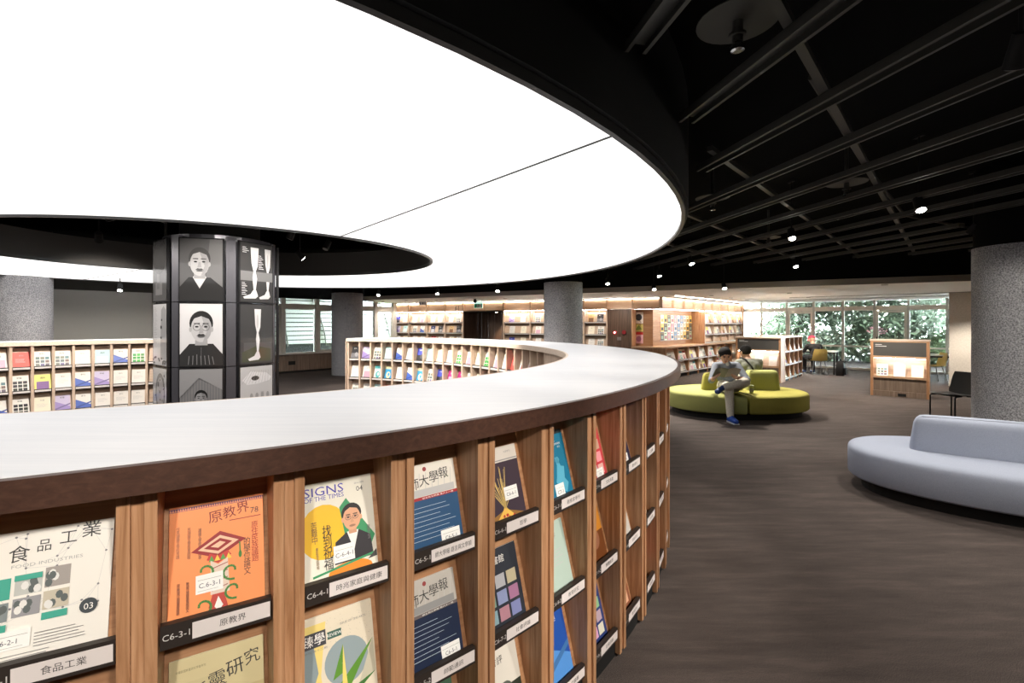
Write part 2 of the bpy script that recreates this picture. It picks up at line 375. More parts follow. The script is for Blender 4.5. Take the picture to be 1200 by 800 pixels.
# ------------------------------------------------------------------ luminous ceiling ring
LC = Vector((-4.357, 6.348, 0)); LR = (6.186, 6.30, .296); HC = Vector((-4.112, 6.734, 0)); HR = (2.962, 2.563, .222)
def oval(C, A, a, grow=0):
    x, y = (A[0]+grow)*math.cos(a-A[2]), (A[1]+grow)*math.sin(a-A[2]); c, s = math.cos(A[2]), math.sin(A[2])
    return (C.x+x*c-y*s, C.y+x*s+y*c)
lr = thing('luminous_ceiling_ring', 'huge white luminous ceiling ring with oval hole', 'ceiling light', T(LC.x, LC.y, LZ))
seams = [-38.5, 51.5, 141.5, 231.5]
for k in range(4):
    a0, a1 = R(seams[k]+.12), R(seams[k]+89.88); n = 40; b = MB()
    o = [oval(LC, LR, a0+(a1-a0)*j/n) for j in range(n+1)]; i = [oval(HC, HR, a0+(a1-a0)*j/n) for j in range(n+1)]
    b.loft([[(*p, z) for p in o]+[(*p, z) for p in i[::-1]] for z in (LZ, LZ+.02)], cap=False)
    for z, fl in ((LZ, 0), (LZ+.02, 1)):
        vs = [(*p, z) for p in o]+[(*p, z) for p in i]
        b.add(vs, [(j, j+1, n+2+j, n+1+j) for j in range(n)])
    obj('luminous_panel', b.mesh('luminous_panel', DIFF), lr)
for k in range(4):
    a0 = R(seams[k]); p, q = oval(LC, LR, a0), oval(HC, HR, a0); d_ = Vector((p[0]-q[0], p[1]-q[1], 0))
    obj('seam_strip', MB().box(0, d_.length, -.007, .007, -.006, -.001).mesh('seam_strip', plain('seam_grey', (.05, .05, .05), .6)), lr, frame(q, d_, LZ))
def oval_band(C, A, g0, g1, z0, z1, n=120):
    L = [[(*oval(C, A, 2*math.pi*j/n, g), z) for j in range(n)] for g, z in ((g0, z0), (g1, z0), (g1, z1), (g0, z1), (g0, z0))]
    return MB().loft(L, cap=False)
RIM = plain('rim_aluminium', (.05, .05, .05), .4, .3)
obj('outer_rim', smooth(oval_band(LC, LR, .004, .034, LZ-.02, LZ+.03).mesh('outer_rim', RIM)), lr)
obj('inner_rim', smooth(oval_band(HC, HR, -.034, -.004, LZ-.02, LZ+.03).mesh('inner_rim', RIM)), lr)
obj('outer_drum', smooth(oval_band(LC, LR, .03, .06, LZ+.03, SLAB-.12).mesh('outer_drum', BLACK)), lr)
DRUM = plain('dark_grey_drum', (.05, .047, .045), .8)
obj('inner_drum', smooth(oval_band(HC, HR, -.03, -.005, LZ+.03, LZ+.42).mesh('inner_drum', DRUM)), lr)
n = 60; b = MB()
b.add([(*oval(LC, LR, 2*math.pi*j/n), LZ+.12) for j in range(n)]+[(*oval(HC, HR, 2*math.pi*j/n), LZ+.12) for j in range(n)], [(j, (j+1) % n, n+(j+1) % n, n+j) for j in range(n)])
obj('backing', b.mesh('backing', BLACK), lr)

# ------------------------------------------------------------------ black steelwork under the slab
def in_light(x, y, g):
    dx, dy = x-LC.x, y-LC.y; return dx*dx+dy*dy < (6.24+g)**2
COLS = [(6.29, 5.87), (1.2, 11.2), (-5.2, 15.1), (-10.0, 9.75)]
def by_column(x, y): return any(math.hypot(x-a, y-b) < .58 for a, b in COLS)
def behind_soffit(x, y): return (Vector((x+4.9, y-15.88, 0)).cross(ed)).z < 0
bd = Vector((-.19, 1, 0)).normalized(); bz = 2.9
nb = 0
for k in range(-9, 21):
    x3 = 1.15+.69*k; run = None; segs = []
    y = -6.9
    while y < 17.5:
        x = x3-.19*(y-3); ok = -13 < x < 16 and not by_column(x, y) and not in_light(x, y, .16) and not behind_soffit(x-.0, y+.15) and ((Vector((x, y, 0))-LW0).cross(LWd)).z > .2
        if ok and run is None: run = y
        if (not ok) and run is not None: segs.append((run, y)); run = None
        y += .05
    if run is not None: segs.append((run, y))
    for a, c in segs:
        if c-a < .5: continue
        L = (c-a)/bd.y; M = frame((x3-.19*(a-3), a), bd, bz)
        if k < 0 and a > 0 and k < -8: continue
        b = MB().box(0, L, -.055, .055, .045, .05).box(0, L, -.055, -.05, 0, .05).box(0, L, .05, .055, 0, .05).box(0, L, -.05, -.035, 0, .005).box(0, L, .035, .05, 0, .005)
        o = obj('ceiling_channel', b.mesh('ceiling_channel', STEELDK), None, M)
        tag(o, 'long dark steel channel running beneath the black ceiling', 'ceiling beam', 'parallel steel channels of the black ceiling')
for nofs in (-3.6, -2.45, -1.4, -.55, .72, 1.8, 2.9, 4.2):
    p = Vector((E1.y, -E1.x, 0))*nofs
    run = None; segs = []; t = -6
    while t < 24:
        q = p+E1*t; ok = -13 < q.x < 16 and -6.9 < q.y < 17 and not by_column(q.x, q.y) and not in_light(q.x, q.y, .2) and not behind_soffit(q.x, q.y+.15) and ((q-LW0).cross(LWd)).z > .2
        if ok and run is None: run = t
        if (not ok) and run is not None: segs.append((run, t)); run = None
        t += .05
    for a, c in segs:
        if c-a < .6: continue
        o = obj('carrier_bar', MB().box(a, c, -.022, .022, 2.952, 2.99).mesh('carrier_bar', STEELDK), None, frame(p, E1))
        tag(o, 'flat steel carrier bar crossing above the ceiling channels', 'ceiling bar', 'carrier bars of the black ceiling')
for x, y, z, lb in [(1.1, 2.33, 3.0, 'over the ring counter bays'), (3.5, 5.0, 3.0, 'by the grey sofa spot'), (2.35, 5.6, 3.0, 'beside the luminous ring rim'), (4.4, 8.2, 3.0, 'above the green sofa')]:
    t = thing('sprinkler', 'sprinkler head under a round dark deflector disc '+lb, 'sprinkler', T(x, y, z), 'sprinklers under the black ceiling')
    M = T(x, y, z)
    obj('pipe', MB().cyl((0, 0, .02), (0, 0, SLAB-z), .018).mesh('pipe', STEELDK), t, M)
    obj('disc', MB().lathe([(.19, .07), (.19, .075), (.02, .085)], 28).mesh('disc', STEELDK), t, M)
    obj('body', MB().cyl((0, 0, .07), (0, 0, -.03), .025).cyl((0, 0, -.0), (0, 0, .012), .04).mesh('body', STEELDK), t, M)
    obj('head', MB().lathe([(.02, -.075), (.032, -.07), (.032, -.045), (.02, -.03)], 16).mesh('head', plain('chrome', (.5, .5, .5), .25, 1)), t, M)
for pts, lb in (([(-6.6, 6.4, 3.1), (-5.3, 6.6, 3.1), (-5.05, 6.75, 3.1), (-5.0, 6.9, 3.05), (-5.0, 6.9, 2.75)], 'bent black conduit over the picture drum'),
                ([(2.0, 3.2, 3.25), (3.6, 4.9, 3.25), (6.0, 7.3, 3.25), (8.2, 8.4, 3.25)], 'black conduit run above the ceiling channels'),):
    tag(obj('conduit', MB().tube(pts, .02).mesh('conduit', STEELDK)), lb, 'conduit')

# ------------------------------------------------------------------ track spots
def spot(x, y, z, aim, lit, label, group, watts=None, size=.05, cone=75):
    p = Vector((x, y, z)); d = (Vector(aim)-p).normalized()
    t = thing('track_spot', label, 'spotlight', T(x, y, z), group)
    top = SLAB
    obj('stem', MB().cyl((x, y, z+.03), (x, y, top), .009, n=8).mesh('stem', BLACK), t)
    obj('adapter', MB().box(x-.02, x+.02, y-.06, y+.06, top-.03, top-.002).mesh('adapter', BLACK), t)
    a = p-d*.07; e = p+d*.075
    obj('can', smooth(MB().cyl(a, e, size*.85, size, 20).mesh('can', BLACK)), t)
    f = e+d*.001
    obj('lens', MB().cyl(f, f+d*.004, size*.82, n=20).mesh('lens', LENS if lit else plain('dark_lens', (.25, .25, .25), .2)), t)
    if lit:
        ld = bpy.data.lights.new('spot', 'SPOT'); ld.energy = SPOT_W if watts is None else watts; ld.spot_size = R(cone); ld.spot_blend = .5; ld.color = (1, .92, .82); ld.shadow_soft_size = .09
        lo = bpy.data.objects.new('spot_lamp', ld); COL.objects.link(lo); lo.location = f+d*.02
        lo.rotation_euler = d.to_track_quat('-Z', 'Y').to_euler()
G1 = 'lit track spots under the black ceiling'; G0 = 'unlit track spots under the black ceiling'
L1 = 'lit black track spot over the aisle along the ring counter'
for x, y, z, ax, ay, az, lit, w, lb in [(4.2, 4.93, 2.83, 3.9, 3.6, 0, 1, 70, 'lit black track spot above the grey sofa'), (3.8, 6.5, 2.82, 3.5, 5.2, 0, 1, 90, 'lit black track spot between the grey and green sofas'), (5.75, 9.7, 2.82, 5.6, 8.4, 0, 1, 130, 'lit black track spot above the carpet right of the green sofa'), (5.9, 6.1, 2.82, 5.9, 9, 0, 0, 0, 'unlit black track spot close to the thick speckled column'),
                             (3.4, 9.1, 2.8, 3.85, 8.0, .4, 1, 230, 'lit black track spot above the green sofa'), (3.2, 10.4, 2.70, 3.2, 9.4, 0, 1, 90, 'lit black track spot before the leaflet niche'), (2.2, 11.0, 2.58, 2.2, 9.8, 0, 1, 90, 'lit black track spot before the dark service door'), (3.35, 11.3, 2.47, 3.4, 9.9, 0, 1, 90, 'lit black track spot before the corner of the long bookcase'), (4.7, 10.6, 2.44, 4.7, 9.2, 0, 1, 90, 'lit black track spot near the soffit before the low bookcase'),
                             (-3.6, 12.9, 2.43, -3.5, 11.6, 0, 1, 90, 'lit black track spot near the windowed end of the shelf wall'), (-1.95, 12.5, 2.44, -1.9, 11.2, 0, 1, 90, 'lit black track spot before the bays by the doorway'), (-.36, 11.9, 2.47, -.3, 10.7, 0, 1, 90, 'lit black track spot before the bays beyond the doorway'),
                             (2.3, 2.16, 2.84, 3.2, 4, 0, 0, 0, 'unlit black track spot above the bare aisle carpet'), (-8.2, 10.0, 2.36, -7.8, 9.3, .6, 1, 110, 'lit black track spot before the grey glass wall'), (-10.0, 9.0, 2.5, -9.4, 8.3, .6, 1, 90, 'lit black track spot beside the left hand speckled column')]:
    spot(x, y, z, (ax, ay, az), lit, lb, G1 if lit else G0, w)
for x, y, z, a, lit, w, lb in [(-5.62, 6.5, 2.78, (-7.2, 8.5, .7), 1, 190, 'lit black spot in the ring hole aimed at the arc counter'), (-3.55, 8.0, 2.75, (-2.2, 9.4, .7), 1, 200, 'lit black spot in the ring hole aimed at the inner bays'), (-2.9, 7.5, 2.83, (-3.3, 6.9, 1.5), 0, 0, 'unlit black spot in the ring hole nearest the hole tip'), (-3.0, 6.5, 2.82, (-3.6, 6.5, 1.5), 0, 0, 'unlit black spot in the ring hole close beside the picture drum'), (-4.4, 5.2, 2.8, (-4.2, 6, 1.5), 0, 0, 'unlit black spot in the ring hole above the drum portraits'),
                               (-3.0, 4.75, 2.9, (-3.75, 6.1, 1.5), 1, 60, 'added spot hidden over the ring to brighten the drum portraits'), (-5.3, 4.9, 2.9, (-4.5, 6.1, 1.4), 1, 60, 'added spot hidden over the ring to brighten the drum drawings'), (-2.2, 5.6, 2.9, (-3.4, 6.4, 1.5), 1, 60, 'added spot hidden over the ring to brighten the drum limbs'), (-1.7, 6.6, 2.85, (-.6, 8.2, .7), 1, 220, 'added spot hidden over the ring to brighten the curved inner bays')]:  # spots hidden over the ring are added to brighten drum and bays
    spot(x, y, z, a, lit, lb, ('lit' if lit else 'unlit')+' spots in the ring hole', w, cone=80)
# spots on the channels over the aisle on the camera's side, out of frame, wash the counter front
AISLE = 118
for k in range(7):
    an = R(-76+11*k); u = Vector((math.cos(an), math.sin(an), 0)); p = Vector((-3.12, 4.98, 0))+u*7.5; q = Vector((-3.12, 4.98, 0))+u*4.5
    spot(p.x, p.y, 2.8, (q.x, q.y, .62), 1, L1, G1, AISLE, cone=36)
spot(4.6, 2.3, 2.8, (6.0, 5.6, .9), 1, 'added out-of-frame spot brightening the thick speckled column', G1, 120, cone=46)  # added spot, out of frame, only there to brighten the column
for x, y in ((3.3, 1.5), (5.2, 2.3), (2.2, -.3)):
    spot(x, y, 2.8, (x-.1, y+.9, 0), 1, 'added out-of-frame spot brightening the open carpet beyond the ring counter', G1, 72, cone=95)  # added spots, out of frame, to lift the carpet brightness
# ------------------------------------------------------------------ magazines
def magazine_mesh(w, h, t, mat, name='magazine'):
    """standing sheet block: origin bottom centre of the back, front faces -y"""
    b = MB().box(-w/2, w/2, -t, -t+.0008, 0, h, 0).box(-w/2+.0005, w/2-.0012, -t+.0008, -.0008, .0008, h-.0008, 1).box(-w/2, w/2, -.0008, 0, 0, h, 0).box(-w/2, -w/2+.0006, -t, 0, 0, h, 0)
    return b.mesh(name, [mat, PAPER])
def put_magazine(M, w, h, t, base, pr, label, group, name='magazine', cat='magazine', me=None):
    o = tag(obj(name, me or magazine_mesh(w, h, t, ink(base), name), None, M), label, cat, group)
    if pr: obj('cover_print', pr, o, M)
    return o
KW, GK = (.85, .84, .81), (.03, .03, .03)
def sticker(p, u, v, code='C6', w=.26, h=.14):
    p.rect(u, v, u+w, v+h, (.88, .88, .86)); p.line(u+.02, v+h*.72, u+w-.02, v+h*.72, .0008, (.2, .2, .2))
    p.text(code, u+w/2, v+h*.42, h*.26, (.08, .08, .12)); p.line(u+.02, v+h*.14, u+w-.05, v+h*.14, .0008, (.35, .35, .35))
def rows(p, u0, u1, v0, dv, n, c, t=.0014, r=random.Random(3)):
    for k in range(n): p.line(u0, v0-k*dv, u0+(u1-u0)*(.55+.45*r.random()), v0-k*dv, t, c)
def cover_food(w, h, t):
    p = Print(w, h, -t); r = random.Random(5)
    pts = [(r.random(), .3+.7*r.random()) for _ in range(26)]
    for k, a in enumerate(pts):
        for c in pts[k+1:]:
            if math.hypot(a[0]-c[0], a[1]-c[1]) < .26: p.line(*a, *c, .0006, (.55, .55, .56))
    for a in pts: p.ell(a[0], a[1], .011, .008, (.2, .2, .22), 8)
    for k, ch in enumerate('食品工業'): p.text(ch, .24+.19*k, .835+.035*k, .12 if k in (0, 3) else .085, (.03, .03, .03))
    p.text('FOOD INDUSTRIES', .47, .745, .024, (.4, .4, .4), .56)
    tl = srgb(60, 165, 145)
    for q, (u, v, a, b, c) in enumerate([(.02, .52, .20, .67, tl), (.23, .535, .44, .68, (.5, .52, .5)), (.46, .555, .66, .70, (.35, .32, .3)), (.02, .37, .20, .5, (.22, .26, .27)), (.23, .385, .44, .515, (.3, .3, .32)), (.46, .40, .66, .53, (.55, .5, .4)), (.02, .30, .2, .35, tl), (.46, .33, .66, .38, tl)]):
        p.rect(u, v, a, b, c)
        if c is not tl:
            for j in range(5): p.ell(u+(a-u)*(.15+.7*r.random()), v+(b-v)*(.2+.5*r.random()), .03, .03, (.75, .75, .73) if j % 2 else (.1, .12, .12), 8)
    p.rect(.23, .64, .44, .68, tl)
    p.ell(.83, .365, .075, .055, (.04, .05, .06)); p.text('03', .83, .36, .045, KW)
    sticker(p, .03, .17, 'C6-2-1', .36, .13); rows(p, .42, .9, .25, .022, 5, (.25, .25, .25)); rows(p, .05, .9, .13, .022, 5, (.3, .3, .3))
    return p
def cover_orange(w, h, t):
    p = Print(w, h, -t); red = srgb(150, 35, 40)
    p.rect(0, .955, 1, .985, srgb(90, 50, 90)); 
    for k in range(40): p.poly([(k/40, .958), (k/40+.0125, .982), (k/40+.025, .958)], srgb(225, 140, 100))
    for k, ch in enumerate('原教界'): p.text(ch, .47+.15*k, .865+.02*k, .10, srgb(120, 30, 30), rot=6)
    p.text('78', .90, .865, .05, GK); p.line(.62, .81, .97, .81, .002, red)
    for k in range(3): p.text('\n'.join('住民議論文學校育題報專'[k:k+9]), .09+.11*k, .70-.02*k, .26, (.12, .05, .04), .035)
    p.text('\n'.join('原住民族議題'), .90, .585, .35, red, .075); p.text('\n'.join('的學位論文'), .81, .475, .32, GK, .075)
    p.poly([(.22, .60), (.5, .51), (.80, .63), (.52, .735)], red)
    p.poly([(.29, .605), (.5, .545), (.72, .63), (.52, .70)], srgb(235, 190, 160)); p.poly([(.35, .61), (.5, .57), (.65, .63), (.52, .675)], red); p.poly([(.42, .615), (.5, .595), (.58, .63), (.52, .65)], srgb(235, 190, 160))
    p.poly([(.38, .51), (.5, .47), (.64, .52), (.6, .56), (.5, .53), (.41, .56)], srgb(200, 60, 55))
    for k in range(4): p.poly([(.40+.06*k, .49), (.43+.06*k, .54), (.46+.06*k, .49)], srgb(240, 200, 80) if k % 2 else srgb(90, 160, 80))
    p.poly([(.42, .22), (.62, .22), (.60, .50), (.5, .46), (.42, .50)], srgb(225, 205, 190))
    for k in range(4): p.line(.43, .25+.06*k, .60, .28+.06*k, .0018, red)
    p.poly([(.40, .12), (.50, .04), (.60, .10), (.56, .22), (.44, .22)], srgb(190, 70, 60)); p.poly([(.46, .12), (.5, .08), (.55, .12), (.5, .2)], KW)
    g = srgb(70, 130, 60)
    for u0, v0, s in ((.36, .42, -1), (.64, .38, 1), (.66, .22, 1), (.34, .14, -1)):
        pr = None
        for k in range(12):
            a = R(k*26); q = (u0+s*(.03+.006*k)*math.cos(a)*1.2, v0+(.03+.004*k)*math.sin(a))
            if pr: p.line(*pr, *q, .005, g)
            pr = q
    p.poly([(.25, .03), (.42, .05), (.40, .09), (.28, .08)], g); p.line(.73, .61, .735, .52, .003, g); p.ell(.735, .505, .018, .03, g)
    sticker(p, .27, .25, 'C.6-3-1', .28, .15)
    for k in range(2): p.text('\n'.join('原教界論壇族語文化'[k:k+7]), .10+.09*k, .25, .24, (.12, .05, .04), .032)
    return p
def cover_study(w, h, t):
    p = Print(w, h, -t)
    p.rect(0, .0, 1, .62, srgb(190, 175, 130)); p.rect(.0, .80, 1, 1, srgb(206, 193, 150))
    for k, ch in enumerate('新靈研究'): p.text(ch, .30+.19*k, .70+.05*k, .13, GK, rot=8)
    p.text('中華民國新靈研究學會年刊', .22, .90, .022, (.2, .18, .1), .3); p.text('JOURNAL OF RESEARCH', .66, .60, .02, (.35, .32, .22), .4)
    p.rect(.1, .1, .9, .5, srgb(150, 140, 110)); return p
class Stretch:
    def __init__(s, p, u, k): s.p = p; s.u = u; s.k = k
    def f(s, a): return s.u+(a-s.u)*s.k
    def poly(s, pts, c): s.p.poly([(s.f(a), b) for a, b in pts], c)
    def rect(s, a, b, c, d, col): s.p.rect(s.f(a), b, s.f(c), d, col)
    def ell(s, a, b, c, d, col, n=20): s.p.ell(s.f(a), b, c*s.k, d, col, n)
    def line(s, a, b, c, d, t, col): s.p.line(s.f(a), b, s.f(c), d, t, col)
def bust(p, u, v, s, skin, hair, suit, shirt=KW, glasses=True, tie=None):
    """generic head and shoulders"""
    p = Stretch(p, u, 1.25)
    p.poly([(u-.30*s, v-.55*s), (u-.27*s, v-.26*s), (u-.10*s, v-.16*s), (u+.10*s, v-.16*s), (u+.27*s, v-.26*s), (u+.30*s, v-.55*s)], suit)
    p.poly([(u-.09*s, v-.155*s), (u, v-.42*s), (u+.09*s, v-.155*s)], shirt)
    if tie: p.poly([(u-.02*s, v-.2*s), (u-.03*s, v-.4*s), (u, v-.44*s), (u+.03*s, v-.4*s), (u+.02*s, v-.2*s)], tie)
    p.rect(u-.06*s, v-.19*s, u+.06*s, v-.05*s, tuple(c*.85 for c in skin))
    p.ell(u, v+.08*s, .155*s, .145*s, hair); p.ell(u, v+.015*s, .135*s, .16*s, skin, 24); p.poly([(u-.14*s, v+.05*s), (u-.10*s, v+.18*s), (u+.08*s, v+.19*s), (u+.14*s, v+.06*s), (u+.105*s, v+.135*s), (u-.02*s, v+.165*s), (u-.11*s, v+.12*s)], hair)
    for q in (-1, 1):
        p.ell(u+q*.14*s, v+.01*s, .022*s, .035*s, skin, 10); p.ell(u+q*.055*s, v+.035*s, .022*s, .012*s, (.05, .04, .04), 10); p.line(u+q*.02*s, v+.07*s, u+q*.09*s, v+.072*s, .0028*s, hair)
        if glasses:
            for k in range(12): p.line(u+q*.055*s+.042*s*math.cos(R(30*k)), v+.03*s+.03*s*math.sin(R(30*k)), u+q*.055*s+.042*s*math.cos(R(30*k+30)), v+.03*s+.03*s*math.sin(R(30*k+30)), .0016*s, (.08, .07, .07))
    p.poly([(u-.012*s, v+.02*s), (u-.028*s, v-.04*s), (u+.028*s, v-.04*s), (u+.012*s, v+.02*s)], tuple(c*.86 for c in skin)); p.ell(u, v-.085*s, .05*s, .016*s, tuple(c*.5 for c in skin), 12)
def cover_signs(w, h, t):
    p = Print(w, h, -t)
    p.ell(.30, .52, .32, .26, srgb(240, 190, 40)); p.ell(.62, .10, .3, .09, srgb(235, 140, 40)); p.poly([(.52, .72), (.62, .80), (.99, .38), (.9, .26), (.6, .3)], srgb(60, 150, 100))
    p.text('SIGNS', .33, .915, .085, srgb(70, 65, 170), .53); p.text('OF THE TIMES', .33, .845, .045, srgb(70, 65, 170), .53)
    p.text('04', .82, .87, .05, GK); p.text('2016 APR', .82, .93, .018, (.3, .3, .3))
    bust(p, .68, .58, .72, srgb(225, 170, 135), srgb(35, 28, 26), srgb(45, 42, 48), KW)
    p.text('\n'.join('找到祝福'), .33, .37, .42, GK, .12); p.text('\n'.join('苦難中'), .17, .53, .21, (.2, .12, .05), .075); p.text('\n'.join('專訪與見證特輯'), .19, .29, .2, (.3, .2, .1), .035)
    p.line(.12, .125, .98, .21, .006, srgb(60, 150, 100)); p.poly([(.86, .16), (.99, .24), (.99, .17)], (.06, .06, .06))
    p.text('\n'.join('健康生活'), .90, .42, .14, (.2, .2, .2), .04)
    sticker(p, .40, .20, 'C-6-4-1', .28, .16); rows(p, .1, .9, .07, .02, 3, (.35, .35, .35)); return p
def cover_geo(w, h, t):
    p = Print(w, h, -t); rr = random.Random(11)
    p.poly([(0, .0), (0, .93), (.35, .93), (.25, .45), (.3, 0)], srgb(222, 200, 120)); p.ell(.60, .50, .30, .22, srgb(140, 155, 160), 28); p.poly([(0, .1), (.22, .48), (.18, .72), (0, .74)], srgb(130, 145, 150))
    g = srgb(90, 140, 50); p.poly([(.40, .36), (.56, .66), (.55, .40)], g); p.poly([(.42, .26), (.98, .62), (.60, .22)], g); p.poly([(.55, .20), (.99, .30), (.60, .12)], srgb(60, 110, 50)); p.poly([(0, .15), (.2, .30), (0, .42)], srgb(70, 120, 60)); p.poly([(.50, .12), (.56, .66), (.60, .12)], srgb(225, 205, 110))
    p.poly([(.75, .25), (.98, .62), (.99, .30)], srgb(190, 185, 165))
    for k in range(90):
        u, v = .35+.63*rr.random(), .45+.5*rr.random(); p.ell(u, v, .004, .003, (.35, .33, .3), 5)
    p.rect(.03, .72, .34, .86, (.05, .05, .06)); p.text('臻學', .18, .79, .105, KW); p.rect(.36, .75, .55, .82, srgb(60, 95, 85)); p.text('REVIEW', .455, .785, .03, KW); p.text('ISSUE OF THE ARTS', .72, .86, .02, (.2, .2, .2), .36); p.text('學刊 第十二期', .2, .69, .02, (.2, .2, .2), .3)
    p.rect(.2, .03, .9, .07, (.1, .1, .1)); return p
def cover_normal(w, h, t, dark=0):
    p = Print(w, h, -t); navy = srgb(30, 75, 115) if not dark else srgb(25, 38, 65)
    p.rect(0, 0, 1, .60, navy); p.rect(0, .60, 1, .635, srgb(165, 40, 45) if not dark else srgb(110, 100, 100))
    for k in range(7): p.line(.15+.12*k, .64, .20+.12*k, .90, .002, (.55, .55, .53))
    p.rect(.12, .64, .95, .72, (.5, .5, .5) if not dark else (.3, .3, .3)); p.ell(.42, .94, .035, .026, srgb(150, 60, 60))
    for k, ch in enumerate('師大學報'): p.text(ch, .20+.19*k, .79+.022*k, .13, GK)
    p.text('語言與文學類 第六十一卷', .62, .617, .02, KW, .6); rows(p, .08, .95, .52, .05, 8, (.55, .65, .75), .0012)
    sticker(p, .58, .05, 'C6-5-1', .36, .16); return p
def cover_fire(w, h, t):
    p = Print(w, h, -t); rr = random.Random(2)
    p.rect(0, 0, 1, .80, srgb(62, 50, 62)); p.rect(0, .815, 1, .83, (.3, .3, .3)); p.text('文學季刊', .76, .92, .03, (.3, .3, .3)); p.poly([(0, 0), (1, 0), (1, .08), (.5, .2), (0, .1)], srgb(150, 110, 60)); p.poly([(.2, .04), (.8, .04), (.55, .2), (.5, .26), (.45, .2)], srgb(235, 190, 90))
    for k in range(26):
        a = R(40+100*rr.random()); L = .2+.35*rr.random(); p.line(.5, .2, .5+L*math.cos(a), .2+L*math.sin(a), .002, srgb(220, 190, 120))
    for k in range(14): p.ell(.3+.4*rr.random(), .03+.1*rr.random(), .025, .02, srgb(190, 60, 50) if k % 2 else srgb(240, 210, 140), 8)
    sticker(p, .52, .30, 'C6-6-1', .34, .17); return p
def cover_teal(w, h, t):
    p = Print(w, h, -t); p.rect(0, .94, 1, 1, (.03, .05, .06)); p.text('觀察家', .40, .87, .085, KW, .62); p.text('TAIWAN', .72, .80, .035, KW); p.text('特刊', .8, .75, .03, KW)
    lt = srgb(90, 175, 205); p.poly([(.55, .35), (.62, .50), (.58, .62), (.68, .60), (.74, .48), (.85, .46), (.80, .30), (.9, .22), (.8, .1), (.62, .15), (.5, .28)], lt); p.ell(.66, .57, .07, .05, lt)
    sticker(p, .42, .05, 'C7-1', .3, .2); return p
def cover_plain(w, h, t, base, ac, title='學報', style=0, seed=0):
    rr = random.Random(seed); p = Print(w, h, -t)
    if style == 0: p.rect(.12, .12, .88, .58, ac); p.text(title, .5, .80, .11, GK if sum(base) > .9 else KW)
    elif style == 1: p.rect(0, 0, 1, .5, ac); p.ell(.6, .4, .2, .16, tuple(min(1, c*1.6+.05) for c in ac)); p.text(title, .4, .84, .10, KW if sum(base) < .9 else GK)
    elif style == 2:
        for k in range(9): p.rect(.08+.29*(k % 3), .12+.2*(k//3), .32+.29*(k % 3), .28+.2*(k//3), tuple(min(1, c*(.5+rr.random())) for c in ac))
        p.text(title, .45, .86, .1, GK if sum(base) > .9 else KW)
    elif style == 3: p.rect(0, .78, 1, 1, ac); p.ell(.45, .36, .26, .24, ac); p.ell(.5, .4, .12, .12, base); p.text(title, .5, .89, .1, KW if sum(ac) < 1 else GK)
    elif style == 4: p.poly([(0, 0), (1, 0), (1, .3), (0, .66)], ac); p.poly([(0, .1), (1, .42), (1, .5), (0, .2)], tuple(c*.6 for c in ac)); p.text(title, .5, .86, .1, GK if sum(base) > .9 else KW)
    else: p.text(title, .5, .8, .09, (.3, .3, .3)); rows(p, .15, .85, .6, .05, 5, (.5, .5, .5), .003)
    if seed % 3 == 0: sticker(p, .5, .06, 'C8', .34, .16)
    return p

# ------------------------------------------------------------------ the ring counter
C1 = Vector((-3.12, 4.98, 0)); R1 = 4.60; C2 = Vector((-4.6, 4.72, 0)); R2 = 6.10; TURN = 10.0; RW = .94
TOPZ = 1.30; UND = 1.24
A0, A1 = -104.0, 76.4
def rp(a, off):
    C, r = (C1, R1) if a <= TURN else (C2, R2)
    return Vector((C.x+(r-off)*math.cos(R(a)), C.y+(r-off)*math.sin(R(a)), 0))
def ring_strip(o0, o1, z0, z1, a0, a1, mat, name, step=1.5):
    n = max(2, int((a1-a0)/step)); L = []
    for k in range(n+1):
        a = a0+(a1-a0)*k/n; p, q = rp(a, o0), rp(a, o1); L.append([(p.x, p.y, z0), (q.x, q.y, z0), (q.x, q.y, z1), (p.x, p.y, z1)])
    return smooth(MB().loft(L).mesh(name, mat))
def F_out(a, off): return frame(rp(a, off), (-math.sin(R(a)), math.cos(R(a))))
def F_in(a, off): return frame(rp(a, RW-off), (math.sin(R(a)), -math.cos(R(a))))
Z0 = T(C1.x, C1.y, 0)
top = thing('ring_worktop', 'long curved pale laminate worktop on the ring counter', 'counter top', T(C1.x, C1.y, UND))
obj('slab', ring_strip(.022, RW-.022, UND, TOPZ, A0, A1, LAMTOP, 'slab'), top)
obj('edge_band', ring_strip(0, .0215, UND-.004, TOPZ-.001, A0, A1, WALNUT, 'edge_band'), top)['label'] = 'dark walnut outer edge band'
obj('edge_band', ring_strip(RW-.0215, RW, UND-.004, TOPZ-.001, A0, A1, LAMEDGE, 'edge_band'), top)['label'] = 'cream oak inner edge band'
rack = thing('ring_counter', 'large curved oak magazine counter with open bays on both faces', 'counter', Z0)
obj('core', ring_strip(.30, .64, .08, UND-.001, A0, A1, LITOAK, 'core'), rack)
obj('outer_backing', ring_strip(.28, .299, .08, UND-.001, A0, 44, OAK, 'outer_backing'), rack)
obj('rear_panel', ring_strip(.66, .90, .08, UND-.001, A0, 6.0, OAK, 'rear_panel'), rack)
obj('plinth', ring_strip(.10, .84, 0, .079, A0, A1, BLACK, 'plinth'), rack)
obj('end_panel', MB().box(-.012, .012, .03, RW-.03, .0, UND-.001).mesh('end_panel', LITOAK), rack, frame(rp(A1+.16, 0), (-math.sin(R(A1)), math.cos(R(A1)))))
PW = .074
def divider_mesh(d=.215, z0=.015, z1=UND-.002):
    b = MB()
    b.box(-PW/2, -PW/2+.024, 0, d, z0, z1).box(PW/2-.024, PW/2, 0, d, z0, z1).box(-PW/2+.024, PW/2-.024, .009, d, z0, z1)
    return b.mesh('divider', OAK)
def thin_divider(d=.2, z0=.015, z1=UND-.002, w=.036):
    return MB().box(-w/2, w/2, 0, d, z0, z1).mesh('divider', OAK)
